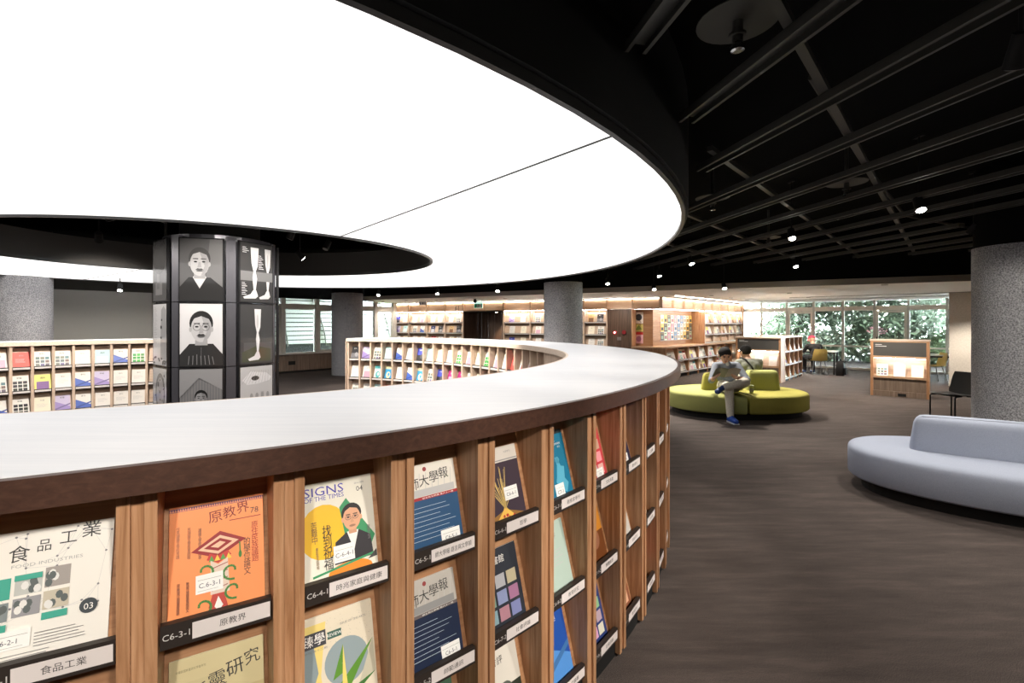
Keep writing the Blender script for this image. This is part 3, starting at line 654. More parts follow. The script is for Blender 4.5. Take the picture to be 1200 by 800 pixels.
ZR = (.872, .49, .115); TILT = 15.0
def row_meshes(w, light=False):
    th = math.tan(R(TILT))
    b = MB(); b.prism_x([(.048, -.012), (.060, -.012), (.060+.335*th, .323), (.048+.335*th, .323)], -w/2, w/2)
    bd_ = b.mesh('back_board', BOARD)
    rl = MB().box(-w/2, w/2, .004, .022, -.028, .028).box(-w/2, w/2, .022, .20, -.030, -.014).mesh('label_rail', RAILM)
    return bd_, rl
cards = {}
def card_mesh(w, txt, code):
    key = (round(w, 3), txt, code)
    if key in cards: return cards[key]
    p = Print(w, .042, .0035, .0003)
    p.rect(.27, .04, .985, .96, (.74, .68, .665), .5)
    if txt: p.text(txt, .63, .5, .42, (.05, .045, .045), .6 if len(txt) > 7 else None)
    if code: p.text(code, .135, .5, .34, (.62, .6, .58))
    cards[key] = p.mesh('label_card'); return cards[key]
def tmat(M, x, y, z, tilt): return M @ T(x, y, z) @ RX(-tilt)
# outer face
DIV = divider_mesh()
posts = []
a = -59.28-.47; posts = [a+3.95*k for k in range(-4, 18)]
outer_posts = [p for p in posts if p < TURN]
nxt = outer_posts[-1]
while nxt < 40: nxt += 2.95 if nxt > TURN-2 else 3.95; outer_posts.append(nxt)
for a in outer_posts: obj('divider', DIV, rack, F_out(a, .075))
WB = .0805
obj('outer_back', ring_strip(.262, .279, .08, UND-.001, outer_posts[-1], A1, OAK, 'outer_back'), rack)
obj('outer_skin', ring_strip(.07, .26, .08, UND-.001, outer_posts[-1]+.4, A1, OAK, 'outer_skin'), rack)
ROWN = ('top', 'middle', 'bottom')
near_titles = {(0, 0): ('食品工業', 'C6-2-1'), (1, 0): ('原教界', 'C6-3-1'), (2, 0): ('時兆家庭與健康', 'C6-4-1'), (3, 0): ('師大學報 語言與文學類', 'C6-5-1'), (3, 1): ('師範通訊', 'C6-5-2'), (4, 0): ('哲學', 'C6-6-1'), (5, 0): ('觀察家季刊', 'C6-7-1')}
alt_titles = ['藝術學刊', '科學月刊', '教育研究', '人文論叢', '文化資產', '圖書館學', '社會評論']
near_start = 3                                    # bay index in the post list of the bay that holds the food magazine
OUT_BAYS = []
for i in range(1, 17):
    am = (outer_posts[i]+outer_posts[i+1])/2; hw = R(outer_posts[i+1]-outer_posts[i])*(R1 if am < TURN else R2)/2
    OUT_BAYS.append((am, 2*hw-PW-.004, i-near_start))
w0 = OUT_BAYS[0][1]; BRD, RAIL = row_meshes(w0*.965)
mags = {}
def spec(f, base, w=.205, h=.275, t=.006, dx=0, **kw): return (f, base, w, h, t, dx, kw)
NEAR = {(0, 0): (cover_food, srgb(235, 232, 225), .215, .285, .005, -.015, 'white food industry magazine with teal squares on a line pattern'),
        (1, 0): (cover_orange, srgb(245, 150, 90), .208, .285, .008, 0, 'orange magazine with a mortarboard drawing and the number 78'),
        (1, 1): (cover_study, srgb(200, 188, 145), .21, .28, .007, 0, 'khaki journal with black brush lettering below the orange magazine'),
        (2, 0): (cover_signs, srgb(232, 228, 215), .21, .285, .006, -.005, 'cream magazine with blue title and a man in glasses'),
        (2, 1): (cover_geo, srgb(215, 205, 185), .21, .28, .008, -.005, 'speckled beige journal with green and grey geometric shapes'),
        (3, 0): (cover_normal, srgb(225, 220, 210), .2, .28, .008, -.005, 'white and blue university journal with brush title'),
        (3, 1): (lambda w, h, t: cover_normal(w, h, t, 1), srgb(190, 185, 178), .2, .28, .008, -.005, 'grey and navy university journal with brush title'),
        (4, 0): (cover_fire, srgb(215, 208, 200), .2, .28, .006, -.01, 'dark violet magazine with golden fireworks'),
        (5, 0): (cover_teal, srgb(0, 115, 150), .2, .29, .006, -.01, 'teal magazine with a pale figure and black top strip')}
tail = {(4, 1): (srgb(40, 45, 55), srgb(150, 150, 160), 2, 'dark collage magazine below the fireworks magazine'), (4, 2): (srgb(215, 210, 200), srgb(50, 55, 45), 1, 'white magazine with a dark plant picture in the bottom row'),
        (5, 1): (srgb(175, 195, 185), srgb(150, 175, 165), 5, 'pale grey green magazine below the teal magazine'), (5, 2): (srgb(25, 75, 160), srgb(80, 140, 210), 4, 'bright blue magazine with slanted bands in the bottom row'),
        (6, 0): (srgb(200, 60, 70), srgb(230, 180, 190), 2, 'red magazine with pink picture squares'), (6, 1): (srgb(200, 130, 40), srgb(110, 60, 25), 1, 'amber magazine with brown lower half'), (6, 2): (srgb(40, 60, 120), srgb(190, 190, 195), 2, 'navy magazine with grey picture squares'),
        (7, 0): (srgb(45, 60, 140), srgb(20, 25, 60), 1, 'violet blue magazine with dark lower half'), (7, 1): (srgb(30, 28, 28), srgb(190, 185, 180), 1, 'black magazine with pale lower half'), (7, 2): (srgb(130, 75, 50), srgb(215, 170, 140), 0, 'brown magazine with tan picture block'),
        (3, 2): (srgb(60, 90, 70), srgb(190, 190, 150), 0, 'dark green journal with a sand picture block'), (8, 1): (srgb(205, 200, 190), srgb(40, 70, 120), 3, 'white magazine with a blue disc'), (8, 0): (srgb(60, 50, 60), srgb(170, 60, 60), 3, 'charcoal magazine with a red disc'), (8, 2): (srgb(180, 40, 45), srgb(60, 20, 20), 4, 'crimson magazine with dark slanted bands')}
GN = 'magazines on the outer face of the ring counter'
for am, w, bi in OUT_BAYS:
    M = F_out(am, .083)
    for r in range(3):
        zr = ZR[r]
        obj('back_board', BRD, rack, M @ T(0, 0, zr)); ro = obj('label_rail', RAIL, rack, M @ T(0, 0, zr))
        if -2 < bi < 11:
            tx = near_titles.get((bi, r), (alt_titles[(bi*3+r) % 7], 'C%d-%d-%d' % (6+bi//6, (bi+2) % 9+1, r+1)))
            obj('label_card', card_mesh(round(w0*.965, 3), *tx), ro, M @ T(0, 0, zr-.021))
        MM = tmat(M, 0, .046, zr-.0135, TILT)
        if (bi, r) in NEAR:
            f, base, mw, mh, mt, dx, lb = NEAR[(bi, r)]
            put_magazine(MM @ T(dx, 0, 0), mw, mh, mt, base, f(mw, mh, mt).mesh(), lb, GN)
        elif (bi, r) in tail:
            base, ac, st, lb = tail[(bi, r)]
            put_magazine(MM @ T(-.012, 0, 0), .2, .28, .007, base, cover_plain(.2, .28, .007, base, ac, alt_titles[(bi+r) % 7][:3], st, bi*3+r).mesh(), lb, GN)
# ---- far covers, shared by many shelves
WHT = srgb(236, 232, 226)
PAL = [('white', WHT, srgb(200, 200, 205), 5), ('white and pink', WHT, srgb(215, 170, 190), 0), ('white and blue', WHT, srgb(70, 100, 190), 4), ('ivory', srgb(240, 232, 210), srgb(205, 190, 150), 5), ('white and teal', WHT, srgb(90, 185, 190), 3),
       ('sky blue', srgb(60, 165, 220), srgb(235, 225, 180), 3), ('white and grey', WHT, srgb(120, 120, 125), 2), ('salmon red', srgb(228, 95, 85), srgb(245, 150, 140), 5), ('blue and black', srgb(70, 80, 190), srgb(40, 40, 45), 1), ('pale yellow', srgb(240, 232, 130), srgb(130, 90, 150), 0),
       ('black and grey', srgb(45, 45, 50), srgb(120, 120, 125), 1), ('white and green', WHT, srgb(60, 160, 70), 2), ('magenta', srgb(190, 50, 130), srgb(235, 170, 200), 0), ('white and black', WHT, srgb(30, 30, 30), 2), ('pale cyan', srgb(190, 225, 230), srgb(225, 240, 240), 0),
       ('tan', srgb(200, 165, 115), srgb(120, 80, 50), 0), ('white and crimson', WHT, srgb(180, 35, 50), 3), ('green', srgb(70, 130, 80), srgb(220, 220, 160), 1), ('lilac', srgb(205, 195, 225), srgb(160, 140, 200), 4), ('navy', srgb(35, 45, 95), srgb(200, 200, 210), 0)]
FW, FH, FT = .2, .28, .008
FM = [(n, magazine_mesh(FW, FH, FT, ink(b)), cover_plain(FW, FH, FT, b, a_, '學刊 月刊 季刊 年報 通訊'.split()[k % 5], s, k*3+1).mesh()) for k, (n, b, a_, s) in enumerate(PAL)]
PID = {p[0]: k for k, p in enumerate(PAL)}
# ---- inner face (far side of the ring)
IN_DIV = thin_divider(.22); IN_DIV.materials[0] = LITOAK
ia = []; a = A1-.35
while a > 13: ia.append(a); a -= 2.9
for k, a in enumerate(ia): obj('divider', IN_DIV, rack, F_in(a, .03))
obj('inner_skin', ring_strip(.66, .905, .08, UND-.001, 6.0, ia[-1]-.2, LITOAK, 'inner_skin'), rack)
wi = R(2.9)*(R2-RW)-.036
BRI, RLI = row_meshes(wi*.99); BRI.materials[0] = LITBOARD
rli_card = Print(wi*.99, .034, .0035, .0003).rect(.03, .05, .97, .95, (.74, .7, .67)).mesh('label_card')
first_rows = {0: ['black and grey', 'white', 'white and grey'], 1: ['lilac', 'white and pink', 'white'], 2: ['white and grey', 'white and teal', 'pale cyan'], 3: ['pale cyan', 'sky blue', 'salmon red'], 4: ['white and blue', 'white', 'white'],
              5: ['white', 'white and blue', 'white'], 6: ['blue and black', 'sky blue', 'white'], 7: ['pale cyan', 'white and grey', 'white'], 8: ['ivory', 'blue and black', None], 9: ['white', 'magenta', None], 10: ['white and green', 'magenta', None],
              11: ['white and pink', 'white', None], 12: ['ivory', 'ivory', None], 13: ['white and green', 'white and crimson', None], 14: ['white and pink', None, None], 15: ['white', None, None], 16: ['salmon red', None, None], 17: ['white and crimson', None, None], 18: ['white and pink', None, None], 19: ['ivory', None, None]}
ZI = ZR
for k in range(len(ia)-1):
    M = F_in((ia[k]+ia[k+1])/2, .036)
    for r in range(3):
        obj('back_board', BRI, rack, M @ T(0, 0, ZI[r])); ro = obj('label_rail', RLI, rack, M @ T(0, 0, ZI[r])); obj('label_card', rli_card, ro, M @ T(0, 0, ZI[r]-.017))
        nm = first_rows.get(k, [None]*3)[r]
        if nm:
            n_, mm, pm = FM[PID[nm]]
            put_magazine(tmat(M, rng.uniform(-.012, .012), .046, ZI[r]-.0135, TILT), FW, FH, FT, None, pm, '%s magazine, %s row, %s bay from the ring counter free end' % (nm, ROWN[r], ORD[k]), 'magazines on the inner face of the ring counter', me=mm)

# ------------------------------------------------------------------ the second, left-hand arc
C3 = Vector((-4.3, 5.2, 0)); R3 = 4.37; B0, B1 = 114.0, 170.0
def bp(a, d): return Vector((C3.x+(R3+d)*math.cos(R(a)), C3.y+(R3+d)*math.sin(R(a)), 0))
def arc_strip(o0, o1, z0, z1, a0, a1, mat, name):
    L = []; n = 40
    for k in range(n+1):
        a = a0+(a1-a0)*k/n; p, q = bp(a, o0), bp(a, o1); L.append([(p.x, p.y, z0), (q.x, q.y, z0), (q.x, q.y, z1), (p.x, p.y, z1)])
    return smooth(MB().loft(L).mesh(name, mat))
t2 = thing('arc_worktop', 'curved pale worktop on the counter arc behind the picture drum', 'counter top', T(C3.x, C3.y, UND))
obj('slab', arc_strip(.022, .9, UND, TOPZ, B0, B1, LAMTOP, 'slab'), t2); obj('edge_band', arc_strip(0, .0215, UND-.004, TOPZ-.001, B0, B1, LAMEDGE, 'edge_band'), t2)
r2 = thing('arc_counter', 'shorter curved oak magazine counter behind the picture drum', 'counter', T(C3.x, C3.y, 0))
obj('core', arc_strip(.27, .86, .08, UND-.001, B0, B1, LITOAK, 'core'), r2); obj('plinth', arc_strip(.1, .8, 0, .079, B0, B1, BLACK, 'plinth'), r2)
def F_b(a, off): return frame(bp(a, off), (math.sin(R(a)), -math.cos(R(a))))
ba = [B0+.3+3.25*k for k in range(17)]
wb = R(3.25)*R3-.036; BRB, RLB = row_meshes(wb*.99); BRB.materials[0] = LITBOARD
rlb_card = Print(wb*.99, .034, .0035, .0003).rect(.03, .05, .97, .95, (.74, .7, .67)).mesh('label_card')
for a in ba: obj('divider', IN_DIV, r2, F_b(a, .03))
arc_rows = [['white and green', 'white', 'white'], ['white and blue', 'white', 'white'], ['pale cyan', 'lilac', 'white'], ['white', 'white and blue', 'white and blue'], ['white and grey', 'white', 'lilac'], ['white and grey', 'pale yellow', 'ivory'], ['salmon red', 'white and black', 'white and black'], ['white and pink', 'white and grey', 'white and blue'], ['black and grey', 'white and black', 'lilac'], ['white', 'white', None]]
base_i = 3
for k in range(len(ba)-1):
    M = F_b((ba[k]+ba[k+1])/2, .036); j = k-base_i
    for r in range(3):
        obj('back_board', BRB, r2, M @ T(0, 0, ZR[r])); ro = obj('label_rail', RLB, r2, M @ T(0, 0, ZR[r])); obj('label_card', rlb_card, ro, M @ T(0, 0, ZR[r]-.017))
        if 0 <= j < len(arc_rows) and arc_rows[j][r]:
            nm = arc_rows[j][r]; n_, mm, pm = FM[PID[nm]]
            put_magazine(tmat(M, rng.uniform(-.01, .01), .046, ZR[r]-.0135, TILT), FW, FH, FT, None, pm, '%s magazine, %s row, %s bay out from the picture drum' % (nm, ROWN[r], ORD[j]), 'magazines on the arc counter', me=mm)
# ------------------------------------------------------------------ picture drum in the middle of the ring
DC = Vector((-4.03, 6.62, 0)); DT = math.degrees(math.atan2(-DC.y, -DC.x)); NP = 7; DRr = .746
drum = thing('picture_drum', 'seven sided dark drum clad with black and white picture panels', 'display column', T(DC.x, DC.y, 0))
GUN = plain('gunmetal_post', (.12, .12, .14), .3, .5)
obj('core', MB().prism([(.66*math.cos(2*math.pi*k/28), .66*math.sin(2*math.pi*k/28)) for k in range(28)], .02, 2.72).mesh('core', GUN), drum, T(DC.x, DC.y, 0))
obj('neck', smooth(MB().lathe([(.48, 2.72), (.48, SLAB-.01)], 32).mesh('neck', BLACK)), drum, T(DC.x, DC.y, 0))
obj('base', MB().prism([(.69*math.cos(2*math.pi*k/28), .69*math.sin(2*math.pi*k/28)) for k in range(28)], 0, .24).mesh('base', BLACK), drum, T(DC.x, DC.y, 0))
GL = .07
def g(v): return (v, v, v*1.04)
def rect_g(p, *a): p.rect(*a[:4], a[4], GL)
def gbust(p, u, v, s, ax, skin, hair, suit, shirt, glasses=0, mous=0):
    e = lambda du, dv, ru, rv, c, n=26: p.ell(u+du*s*ax, v+dv*s, ru*s*ax, rv*s, c, n, GL)
    q = lambda pts, c: p.poly([(u+a*s*ax, v+b*s) for a, b in pts], c, GL)
    q([(-.42, -.62), (-.38, -.34), (-.16, -.2), (.16, -.2), (.38, -.34), (.42, -.62)], suit)
    if shirt: q([(-.10, -.2), (0, -.36), (.10, -.2), (.07, -.16), (-.07, -.16)], shirt)
    q([(-.085, -.22), (.085, -.22), (.08, -.05), (-.08, -.05)], g(skin[0]*.7)); e(0, .07, .16, .165, hair); e(0, 0, .14, .18, skin); q([(.0, .17), (.07, .155), (.12, .09), (.14, 0), (.12, -.09), (.07, -.155), (.02, -.178), (.05, -.1), (.075, -.03), (.04, .05)], g(skin[0]*.72)); q([(-.148, .05), (-.13, .15), (0, .215), (.13, .16), (.148, .05), (.125, .12), (.0, .165), (-.11, .13)], hair)
    for k in (-1, 1):
        e(k*.145, -.01, .02, .035, g(skin[0]*.8), 10); e(k*.06, .025, .026, .011, g(.02), 10); q([(k*.02, .06), (k*.10, .063), (k*.10, .073), (k*.02, .075)], hair)
        if glasses:
            for j in range(16): p.line(u+(k*.06+.05*math.cos(R(22.5*j)))*s*ax, v+(.02+.045*math.sin(R(22.5*j)))*s, u+(k*.06+.05*math.cos(R(22.5*j+22.5)))*s*ax, v+(.02+.045*math.sin(R(22.5*j+22.5)))*s, .006*s, g(.15))
    q([(-.012, .02), (-.032, -.055), (.032, -.055), (.014, .02)], g(skin[0]*.72)); e(0, -.105, .05, .012, g(.1), 12)
    if mous: q([(-.065, -.095), (-.03, -.07), (0, -.075), (.03, -.07), (.065, -.095), (0, -.09)], hair)
def leg(p, u, c, s=1.0, v0=.06, foot=1):
    p.poly([(u-.06*s, .93), (u+.07*s, .93), (u+.055*s, .62), (u+.02*s, .52), (u+.045*s, .40), (u+.02*s, .18), (u-.01*s, .18), (u-.03*s, .42), (u-.015*s, .53), (u-.045*s, .66)], c, GL)
    p.poly([(u-.02*s, .2), (u+.03*s, .2), (u+.06*s, .1), (u+.02*s, .06), (u-.16*s*foot, .05), (u-.18*s*foot, .08), (u-.06*s, .13)], c, GL)
    p.ell(u, .72, .02*s, .12, tuple(x*.75 for x in c), 14, GL)
def panel_art(col, row, w, h):
    p = Print(w, h, 0, .0003); rr = random.Random(col*10+row)
    key = (col % NP, row)
    if key == (1, 2):
        p.rect(0, 0, 1, 1, g(.10), GL); p.poly([(.55, 0), (1, 0), (1, 1), (.7, 1)], g(.15), GL); gbust(p, .46, .60, 1.12, 1.42, g(.44), g(.07), g(.03), g(.55), 0, 1)
    elif key == (1, 1):
        p.rect(0, 0, 1, 1, g(.62), GL); gbust(p, .5, .60, 1.22, 1.42, g(.5), g(.03), g(.035), None, 1, 1); p.line(.5, .0, .5, .30, .006, g(.1))
        for k in range(7): p.line(.2+.1*k, .02, .22+.09*k, .14+.05*rr.random(), .008, g(.18))
    elif key == (1, 0):
        for k in range(30): p.rect(k/30, 0, (k+1)/30, 1, g(.17 if k % 2 else .21), GL)
        p.poly([(0, .55), (.45, .86), (1, .66), (1, 1), (0, 1)], g(.28), GL); gbust(p, .5, .52, .62, 1.5, g(.3), g(.02), g(.03), None)
    elif key == (2, 2):
        p.rect(0, 0, 1, 1, g(.05), GL); leg(p, .42, g(.6), 1.9); leg(p, .84, g(.55), 1.5); rows_g(p, .06, .28, .92, 4); rows_g(p, .55, .72, .8, 9); rows_g(p, .04, .22, .32, 8); p.rect(0, .36, 1, .52, g(.16), GL); leg(p, .42, g(.62), 1.9)
    elif key == (2, 1):
        p.rect(0, 0, 1, 1, g(.055), GL); p.rect(.1, .05, .98, .36, g(.09), GL); p.poly([(.05, .03), (.95, .03), (.95, .24), (.5, .3), (.05, .2)], srgb(70, 75, 60), GL); leg(p, .52, g(.66), 1.6)
    elif key == (2, 0):
        p.rect(0, 0, 1, 1, g(.5), GL); p.poly([(.05, .78), (.3, .92), (.8, .88), (.96, .8), (.9, .74), (.5, .7), (.2, .7)], g(.66), GL); p.ell(.45, .80, .12, .04, g(.05), 18, GL)
        for k in range(9): p.line(.05+.1*k, .7+.02*rr.random(), .3+.07*k, .93, .003, g(.2))
        for k in range(4): p.rect(.28+.17*k, .1, .38+.17*k, .5+.06*rr.random(), g(.38), GL); p.ell(.33+.17*k, .5, .045, .05, g(.3), 12, GL)
    elif key == (0, 2):
        p.rect(0, 0, 1, 1, g(.10), GL); p.ell(.5, .75, .5, .3, g(.07), 24, GL); p.rect(.2, .1, .7, .3, g(.2), GL); p.rect(.3, .2, .5, .45, g(.15), GL)
    elif key == (0, 1):
        p.rect(0, 0, 1, 1, g(.58), GL); rows_g(p, .06, .34, .95, 22, .2); p.poly([(.55, .1), (.62, .9), (.8, .97), (.98, .9), (.98, .1)], g(.36), GL); p.ell(.62, .62, .06, .03, g(.05), 12, GL); p.ell(.66, .74, .05, .02, g(.1), 10, GL); p.ell(.62, .45, .07, .02, g(.12), 10, GL)
        for k in range(12): p.ell(rr.random(), .03+.1*rr.random(), .06, .02, g(.12), 10, GL)
    elif key == (0, 0):
        p.rect(0, 0, 1, 1, g(.48), GL); p.ell(.55, .6, .36, .32, g(.2), 26, GL); p.ell(.55, .6, .27, .25, g(.36), 24, GL)
        for k in range(22): p.ell(.2+.7*rr.random(), .2+.7*rr.random(), .03, .02, g(.08), 8, GL)
        rows_g(p, .05, .22, .95, 18, .2)
    else:
        p.rect(0, 0, 1, 1, g(.4 if row % 2 else .12), GL)
        for k in range(8): p.rect(.08, .06+.11*k, .08+.8*rr.random(), .13+.11*k, g(.05+.5*rr.random()), GL)
    return p.mesh('picture_print')
def rows_g(p, u0, u1, v0, n, c=.7):
    for k in range(n): p.line(u0, v0-.028*k, u0+(u1-u0)*(.5+.5*((k*37) % 11)/11), v0-.028*k, .006, g(c))
ROWZ = [(.25, 1.05), (1.06, 1.86), (1.87, 2.665)]
PWD = .50
step = 360/NP
for c in range(NP):
    an = DT-17+step*(c-1)
    M = frame((DC.x+.71*math.cos(R(an)), DC.y+.71*math.sin(R(an))), (-math.sin(R(an)), math.cos(R(an))))
    for r, (z0, z1) in enumerate(ROWZ):
        o = obj('picture_panel', MB().box(-PWD/2, PWD/2, -.004, .03, z0, z1).mesh('picture_panel', plain('panel_black', (.02, .02, .022), .15)), drum, M)
        if c in (0, 1, 2, 3): obj('picture_print', panel_art(c, r, PWD-.03, z1-z0-.03), o, M @ T(0, -.005, z0+.015))
    an2 = an+step/2
    M2 = frame((DC.x+.715*math.cos(R(an2)), DC.y+.715*math.sin(R(an2))), (-math.sin(R(an2)), math.cos(R(an2))))
    pz = [(.25, 1.052), (1.062, 1.862), (1.872, 2.70)]
    for z0, z1 in pz: obj('corner_post', MB().box(-.055, .055, 0, .05, z0, z1).mesh('corner_post', GUN), drum, M2)

# ------------------------------------------------------------------ timber shelf wall
def book_row(M, x0, x1, zr, n, words, group, names, sc=1.0, tilt=TILT, sizes=.2):
    for k in range(n):
        nm = names[k % len(names)]
        if nm is None: continue
        x = x0+(x1-x0)*(k+.5)/n+rng.uniform(-.012, .012); n_, mm, pm = FM[PID[nm]]
        put_magazine(tmat(M, x, .046, zr-.0135, tilt) @ Matrix.Scale(sc, 4), FW, FH, FT, None, pm, '%s %s, %s' % (nm, 'book', words % ORD[k]), group, name='book', cat='book', me=mm)
CORN = wood('pale_oak_cornice', (.52, .36, .24), (.62, .45, .32), (.70, .53, .39), 'X', bump=.03)
def bay_row(parent, M, x0, x1, zr, name='sloped_board', cardm=True):
    w = x1-x0; key = ('row', round(w, 3))
    if key not in cards:
        th = math.tan(R(TILT))
        cards[key] = (MB().prism_x([(.048, -.012), (.060, -.012), (.060+.33*th, .318), (.048+.33*th, .318)], -w/2, w/2).mesh('sloped_board', LITBOARD),
                      MB().box(-w/2, w/2, .004, .022, -.028, .024).box(-w/2, w/2, .022, .30, -.03, -.014).mesh('shelf_rail', RAILM),
                      Print(w, .034, .0035, .0003).rect(.02, .05, .98, .95, (.62, .58, .55)).mesh('label_strip'))
    a, b_, c = cards[key]; X = M @ T((x0+x1)/2, 0, zr)
    obj('sloped_board', a, parent, X); ro = obj('shelf_rail', b_, parent, X)
    if cardm: obj('label_strip', c, ro, X @ T(0, 0, -.018))
SF = frame(K, -E3)
sw = thing('shelf_wall', 'timber shelf wall with dark doorway facing the ring counter', 'bookcase', SF)
SWT = 2.34
edges = [-10.2, -9.36, -8.5, -7.67, -6.88]; edges2 = [-5.22, -4.22, -3.29, -2.36, -1.63]
def spart(n, b, m, p=sw, M=SF): return obj(n, b.mesh(n, m), p, M)
for e in edges+edges2: spart('upright', MB().box(e-.02, e+.02, 0, .36, 0, 2.04), LITOAK)
for e0, e1 in ((-10.2, -6.88), (-5.22, -1.63)):
    spart('back_panel', MB().box(e0, e1, .34, .36, 0, 2.04), OAK); spart('plinth', MB().box(e0, e1, .03, .3, 0, .08), BLACK)
    spart('light_strip', MB().box(e0+.02, e1-.02, .05, .075, 2.012, 2.03), LEDM)
SR = (1.63, 1.255, .88, .50, .13)
bookn = [['blue and black', 'ivory'], ['white', 'white and pink'], ['white', 'white'], ['white', 'white and grey'], ['lilac', 'pale cyan'], ['white and grey', 'white and blue'], ['navy', 'black and grey'], ['tan', 'black and grey'], ['white', 'ivory'], ['white and pink', 'white'], ['white and crimson', 'white'], ['ivory', 'white and grey']]
bi = 0; GS = 'books on the timber shelf wall'
for gi, ee in enumerate((edges, edges2)):
    for k in range(len(ee)-1):
        a, c = ee[k]+.02, ee[k+1]-.02
        for r in range(5): bay_row(sw, SF, a, c, SR[r])
        for r in range(3):
            if gi == 1 and k == 2: continue
            book_row(SF, a+.05, c-.05, SR[r], 2, '%%s in %s row, %s bay %s' % (('top', 'second', 'third')[r], ORD[k], 'from the window end' if gi == 0 else 'beyond the dark doorway'), GS, bookn[(gi*4+k+r*4) % 12], 1.0)
# cornice
spart('cornice_back', MB().box(-10.2, 0, .06, .10, 2.06, SWT), CORN)
spart('cornice_shelf', MB().box(-10.2, 0, -.02, .36, 2.035, 2.06), OAK_H); spart('cornice_top', MB().box(-10.2, 0, -.02, .36, SWT, SWT+.03), OAK_H)
for e in edges+[-6.05]+edges2+[-.85]: spart('cornice_rib', MB().box(e-.02, e+.02, -.01, .06, 2.06, SWT), CORN)
spart('light_strip', MB().box(-10.18, -.02, .02, .035, SWT-.012, SWT-.002), emit('cornice_led', (1, .88, .72), LED*.5))
spart('end_upright', MB().box(-10.26, -10.22, 0, .38, 0, SWT), OAK)
# doorway lined with dark boards
spart('doorway_side', MB().box(-6.86, -6.83, .0, 1.0, 0, 2.03), DARKWOOD); spart('doorway_side', MB().box(-5.27, -5.24, .0, 1.0, 0, 2.03), DARKWOOD)
spart('doorway_ceiling', MB().box(-6.83, -5.27, .0, 1.0, 2.0, 2.03), BLACK)
for k in range(11): spart('doorway_board', MB().box(-6.83+.1418*k+.003, -6.83+.1418*(k+1)-.003, .95+.006*(k % 2), 1.0, 0, 2.0), DARKWOOD)
spart('light_spot', MB().cyl((-5.7, .35, 1.985), (-5.7, .35, 1.999), .04), emit('doorway_lamp', (1, .85, .65), 6))
ld = bpy.data.lights.new('doorway', 'SPOT'); ld.energy = 60; ld.spot_size = R(80); ld.spot_blend = .6; ld.color = (1, .82, .6); lo = bpy.data.objects.new('doorway_lamp', ld); COL.objects.link(lo); lo.location = SF @ Vector((-5.7, .6, 1.97))
# dark service door with alarm lamp
spart('service_panel', MB().box(-1.61, -.87, .02, .06, 0, 2.03), DARKWOOD)
al = spart('alarm_plate', MB().cyl((-1.38, .018, 1.33), (-1.38, .0, 1.33), .055), plain('alarm_red', (.45, .02, .03), .4)); spart('alarm_lamp', MB().cyl((-1.38, -.001, 1.33), (-1.38, -.03, 1.33), .026), emit('alarm_glow', (1, .25, .25), 5), al)
spart('alarm_bell', MB().cyl((-1.1, .018, 1.34), (-1.1, -.02, 1.34), .06), plain('alarm_dark_red', (.25, .015, .02), .4)); spart('alarm_box', MB().box(-1.31, -1.19, .0, .018, 1.10, 1.2), plain('alarm_grey', (.2, .17, .16), .5))
tp = Print(.15, .17, -.0205); tp.text('61', .5, .5, .9, (.03, .03, .03)); obj('bay_number', tp.mesh('bay_number'), sw, SF @ T(-7.12, 0, 2.07))
# ---- return face with the leaflet niche
RF = frame(K, E1); RL = 7.3
rw = thing('shelf_return', 'long timber bookcase with lit leaflet niche by the windows', 'bookcase', RF)
def rpart(n, b, m, p=rw, M=RF): return obj(n, b.mesh(n, m), p, M)
ue = [3.25+.78*k for k in range(6)]; le = [0.02+.79*k for k in range(10)]
for e in ue: rpart('upright', MB().box(e-.02, e+.02, 0, .36, .9, 2.04), LITOAK)
for e in le: rpart('upright', MB().box(e-.02, e+.02, -.12, .3, 0, .88), OAK)
rpart('end_upright', MB().box(RL-.15, RL, -.02, .4, 0, SWT), OAK)
rpart('back_panel', MB().box(3.2, RL, .37, .40, 0, 2.04), OAK); rpart('back_panel', MB().box(0.3, 3.2, .31, .33, 0, .88), OAK)
rpart('plinth', MB().box(0, RL-.15, -.08, .2, 0, .07), BLACK)
rpart('cornice_back', MB().box(0, RL, .06, .10, 2.06, SWT), CORN); rpart('cornice_shelf', MB().box(0, RL, -.02, .36, 2.035, 2.06), OAK_H); rpart('cornice_top', MB().box(0, RL, -.02, .36, SWT, SWT+.03), OAK_H)
for k in range(10): rpart('cornice_rib', MB().box(.02+.79*k-.02, .02+.79*k+.02, -.01, .06, 2.06, SWT), CORN)
rpart('light_strip', MB().box(.02, RL-.02, .02, .035, SWT-.012, SWT-.002), emit('cornice_led', (1, .88, .72), LED*.5))
rpart('light_strip', MB().box(0.0, 3.2, .05, .085, 2.012, 2.03), LEDM); rpart('light_strip', MB().box(3.3, RL-.2, .05, .075, 2.012, 2.03), LEDM)
for k in range(9): obj('cove_strip', MB().box(.3+.78*k, .85+.78*k, -.30, -.27, SOFF-.012, SOFF-.002).mesh('cove_strip', LEDM), rw, RF)
nL = Vector((.476, .879, 0)).normalized(); q = np.linalg.solve(np.array([[nL.x, nL.y], [E2.x, E2.y]]), np.array([.45, .45])); Q = K+Vector((q[0], q[1], 0))
QF = frame(Q, E1); QL = frame(Q, -E3)
bx = (QF.inverted() @ (K+E1*3.2)).x; bl = (QL.inverted() @ (K+E3*.85)).x
rpart('niche_back', MB().box(0, bx, 0, .03, .9, 2.03), BOARD, rw, QF); rpart('niche_back', MB().box(bl, 0, 0, .03, .9, 2.03), BOARD, rw, QL)
rpart('niche_side', MB().box(3.2, 3.23, 0, .45, .9, 2.03), OAK); rpart('niche_side', MB().box(-.88, -.85, 0, .45, .0, 2.03), OAK, rw, SF)
pk = [K-E1*0-nL*0, K+E1*3.2+E2*.45, Q, K+E3*.85+nL*.45, K+E3*.85]
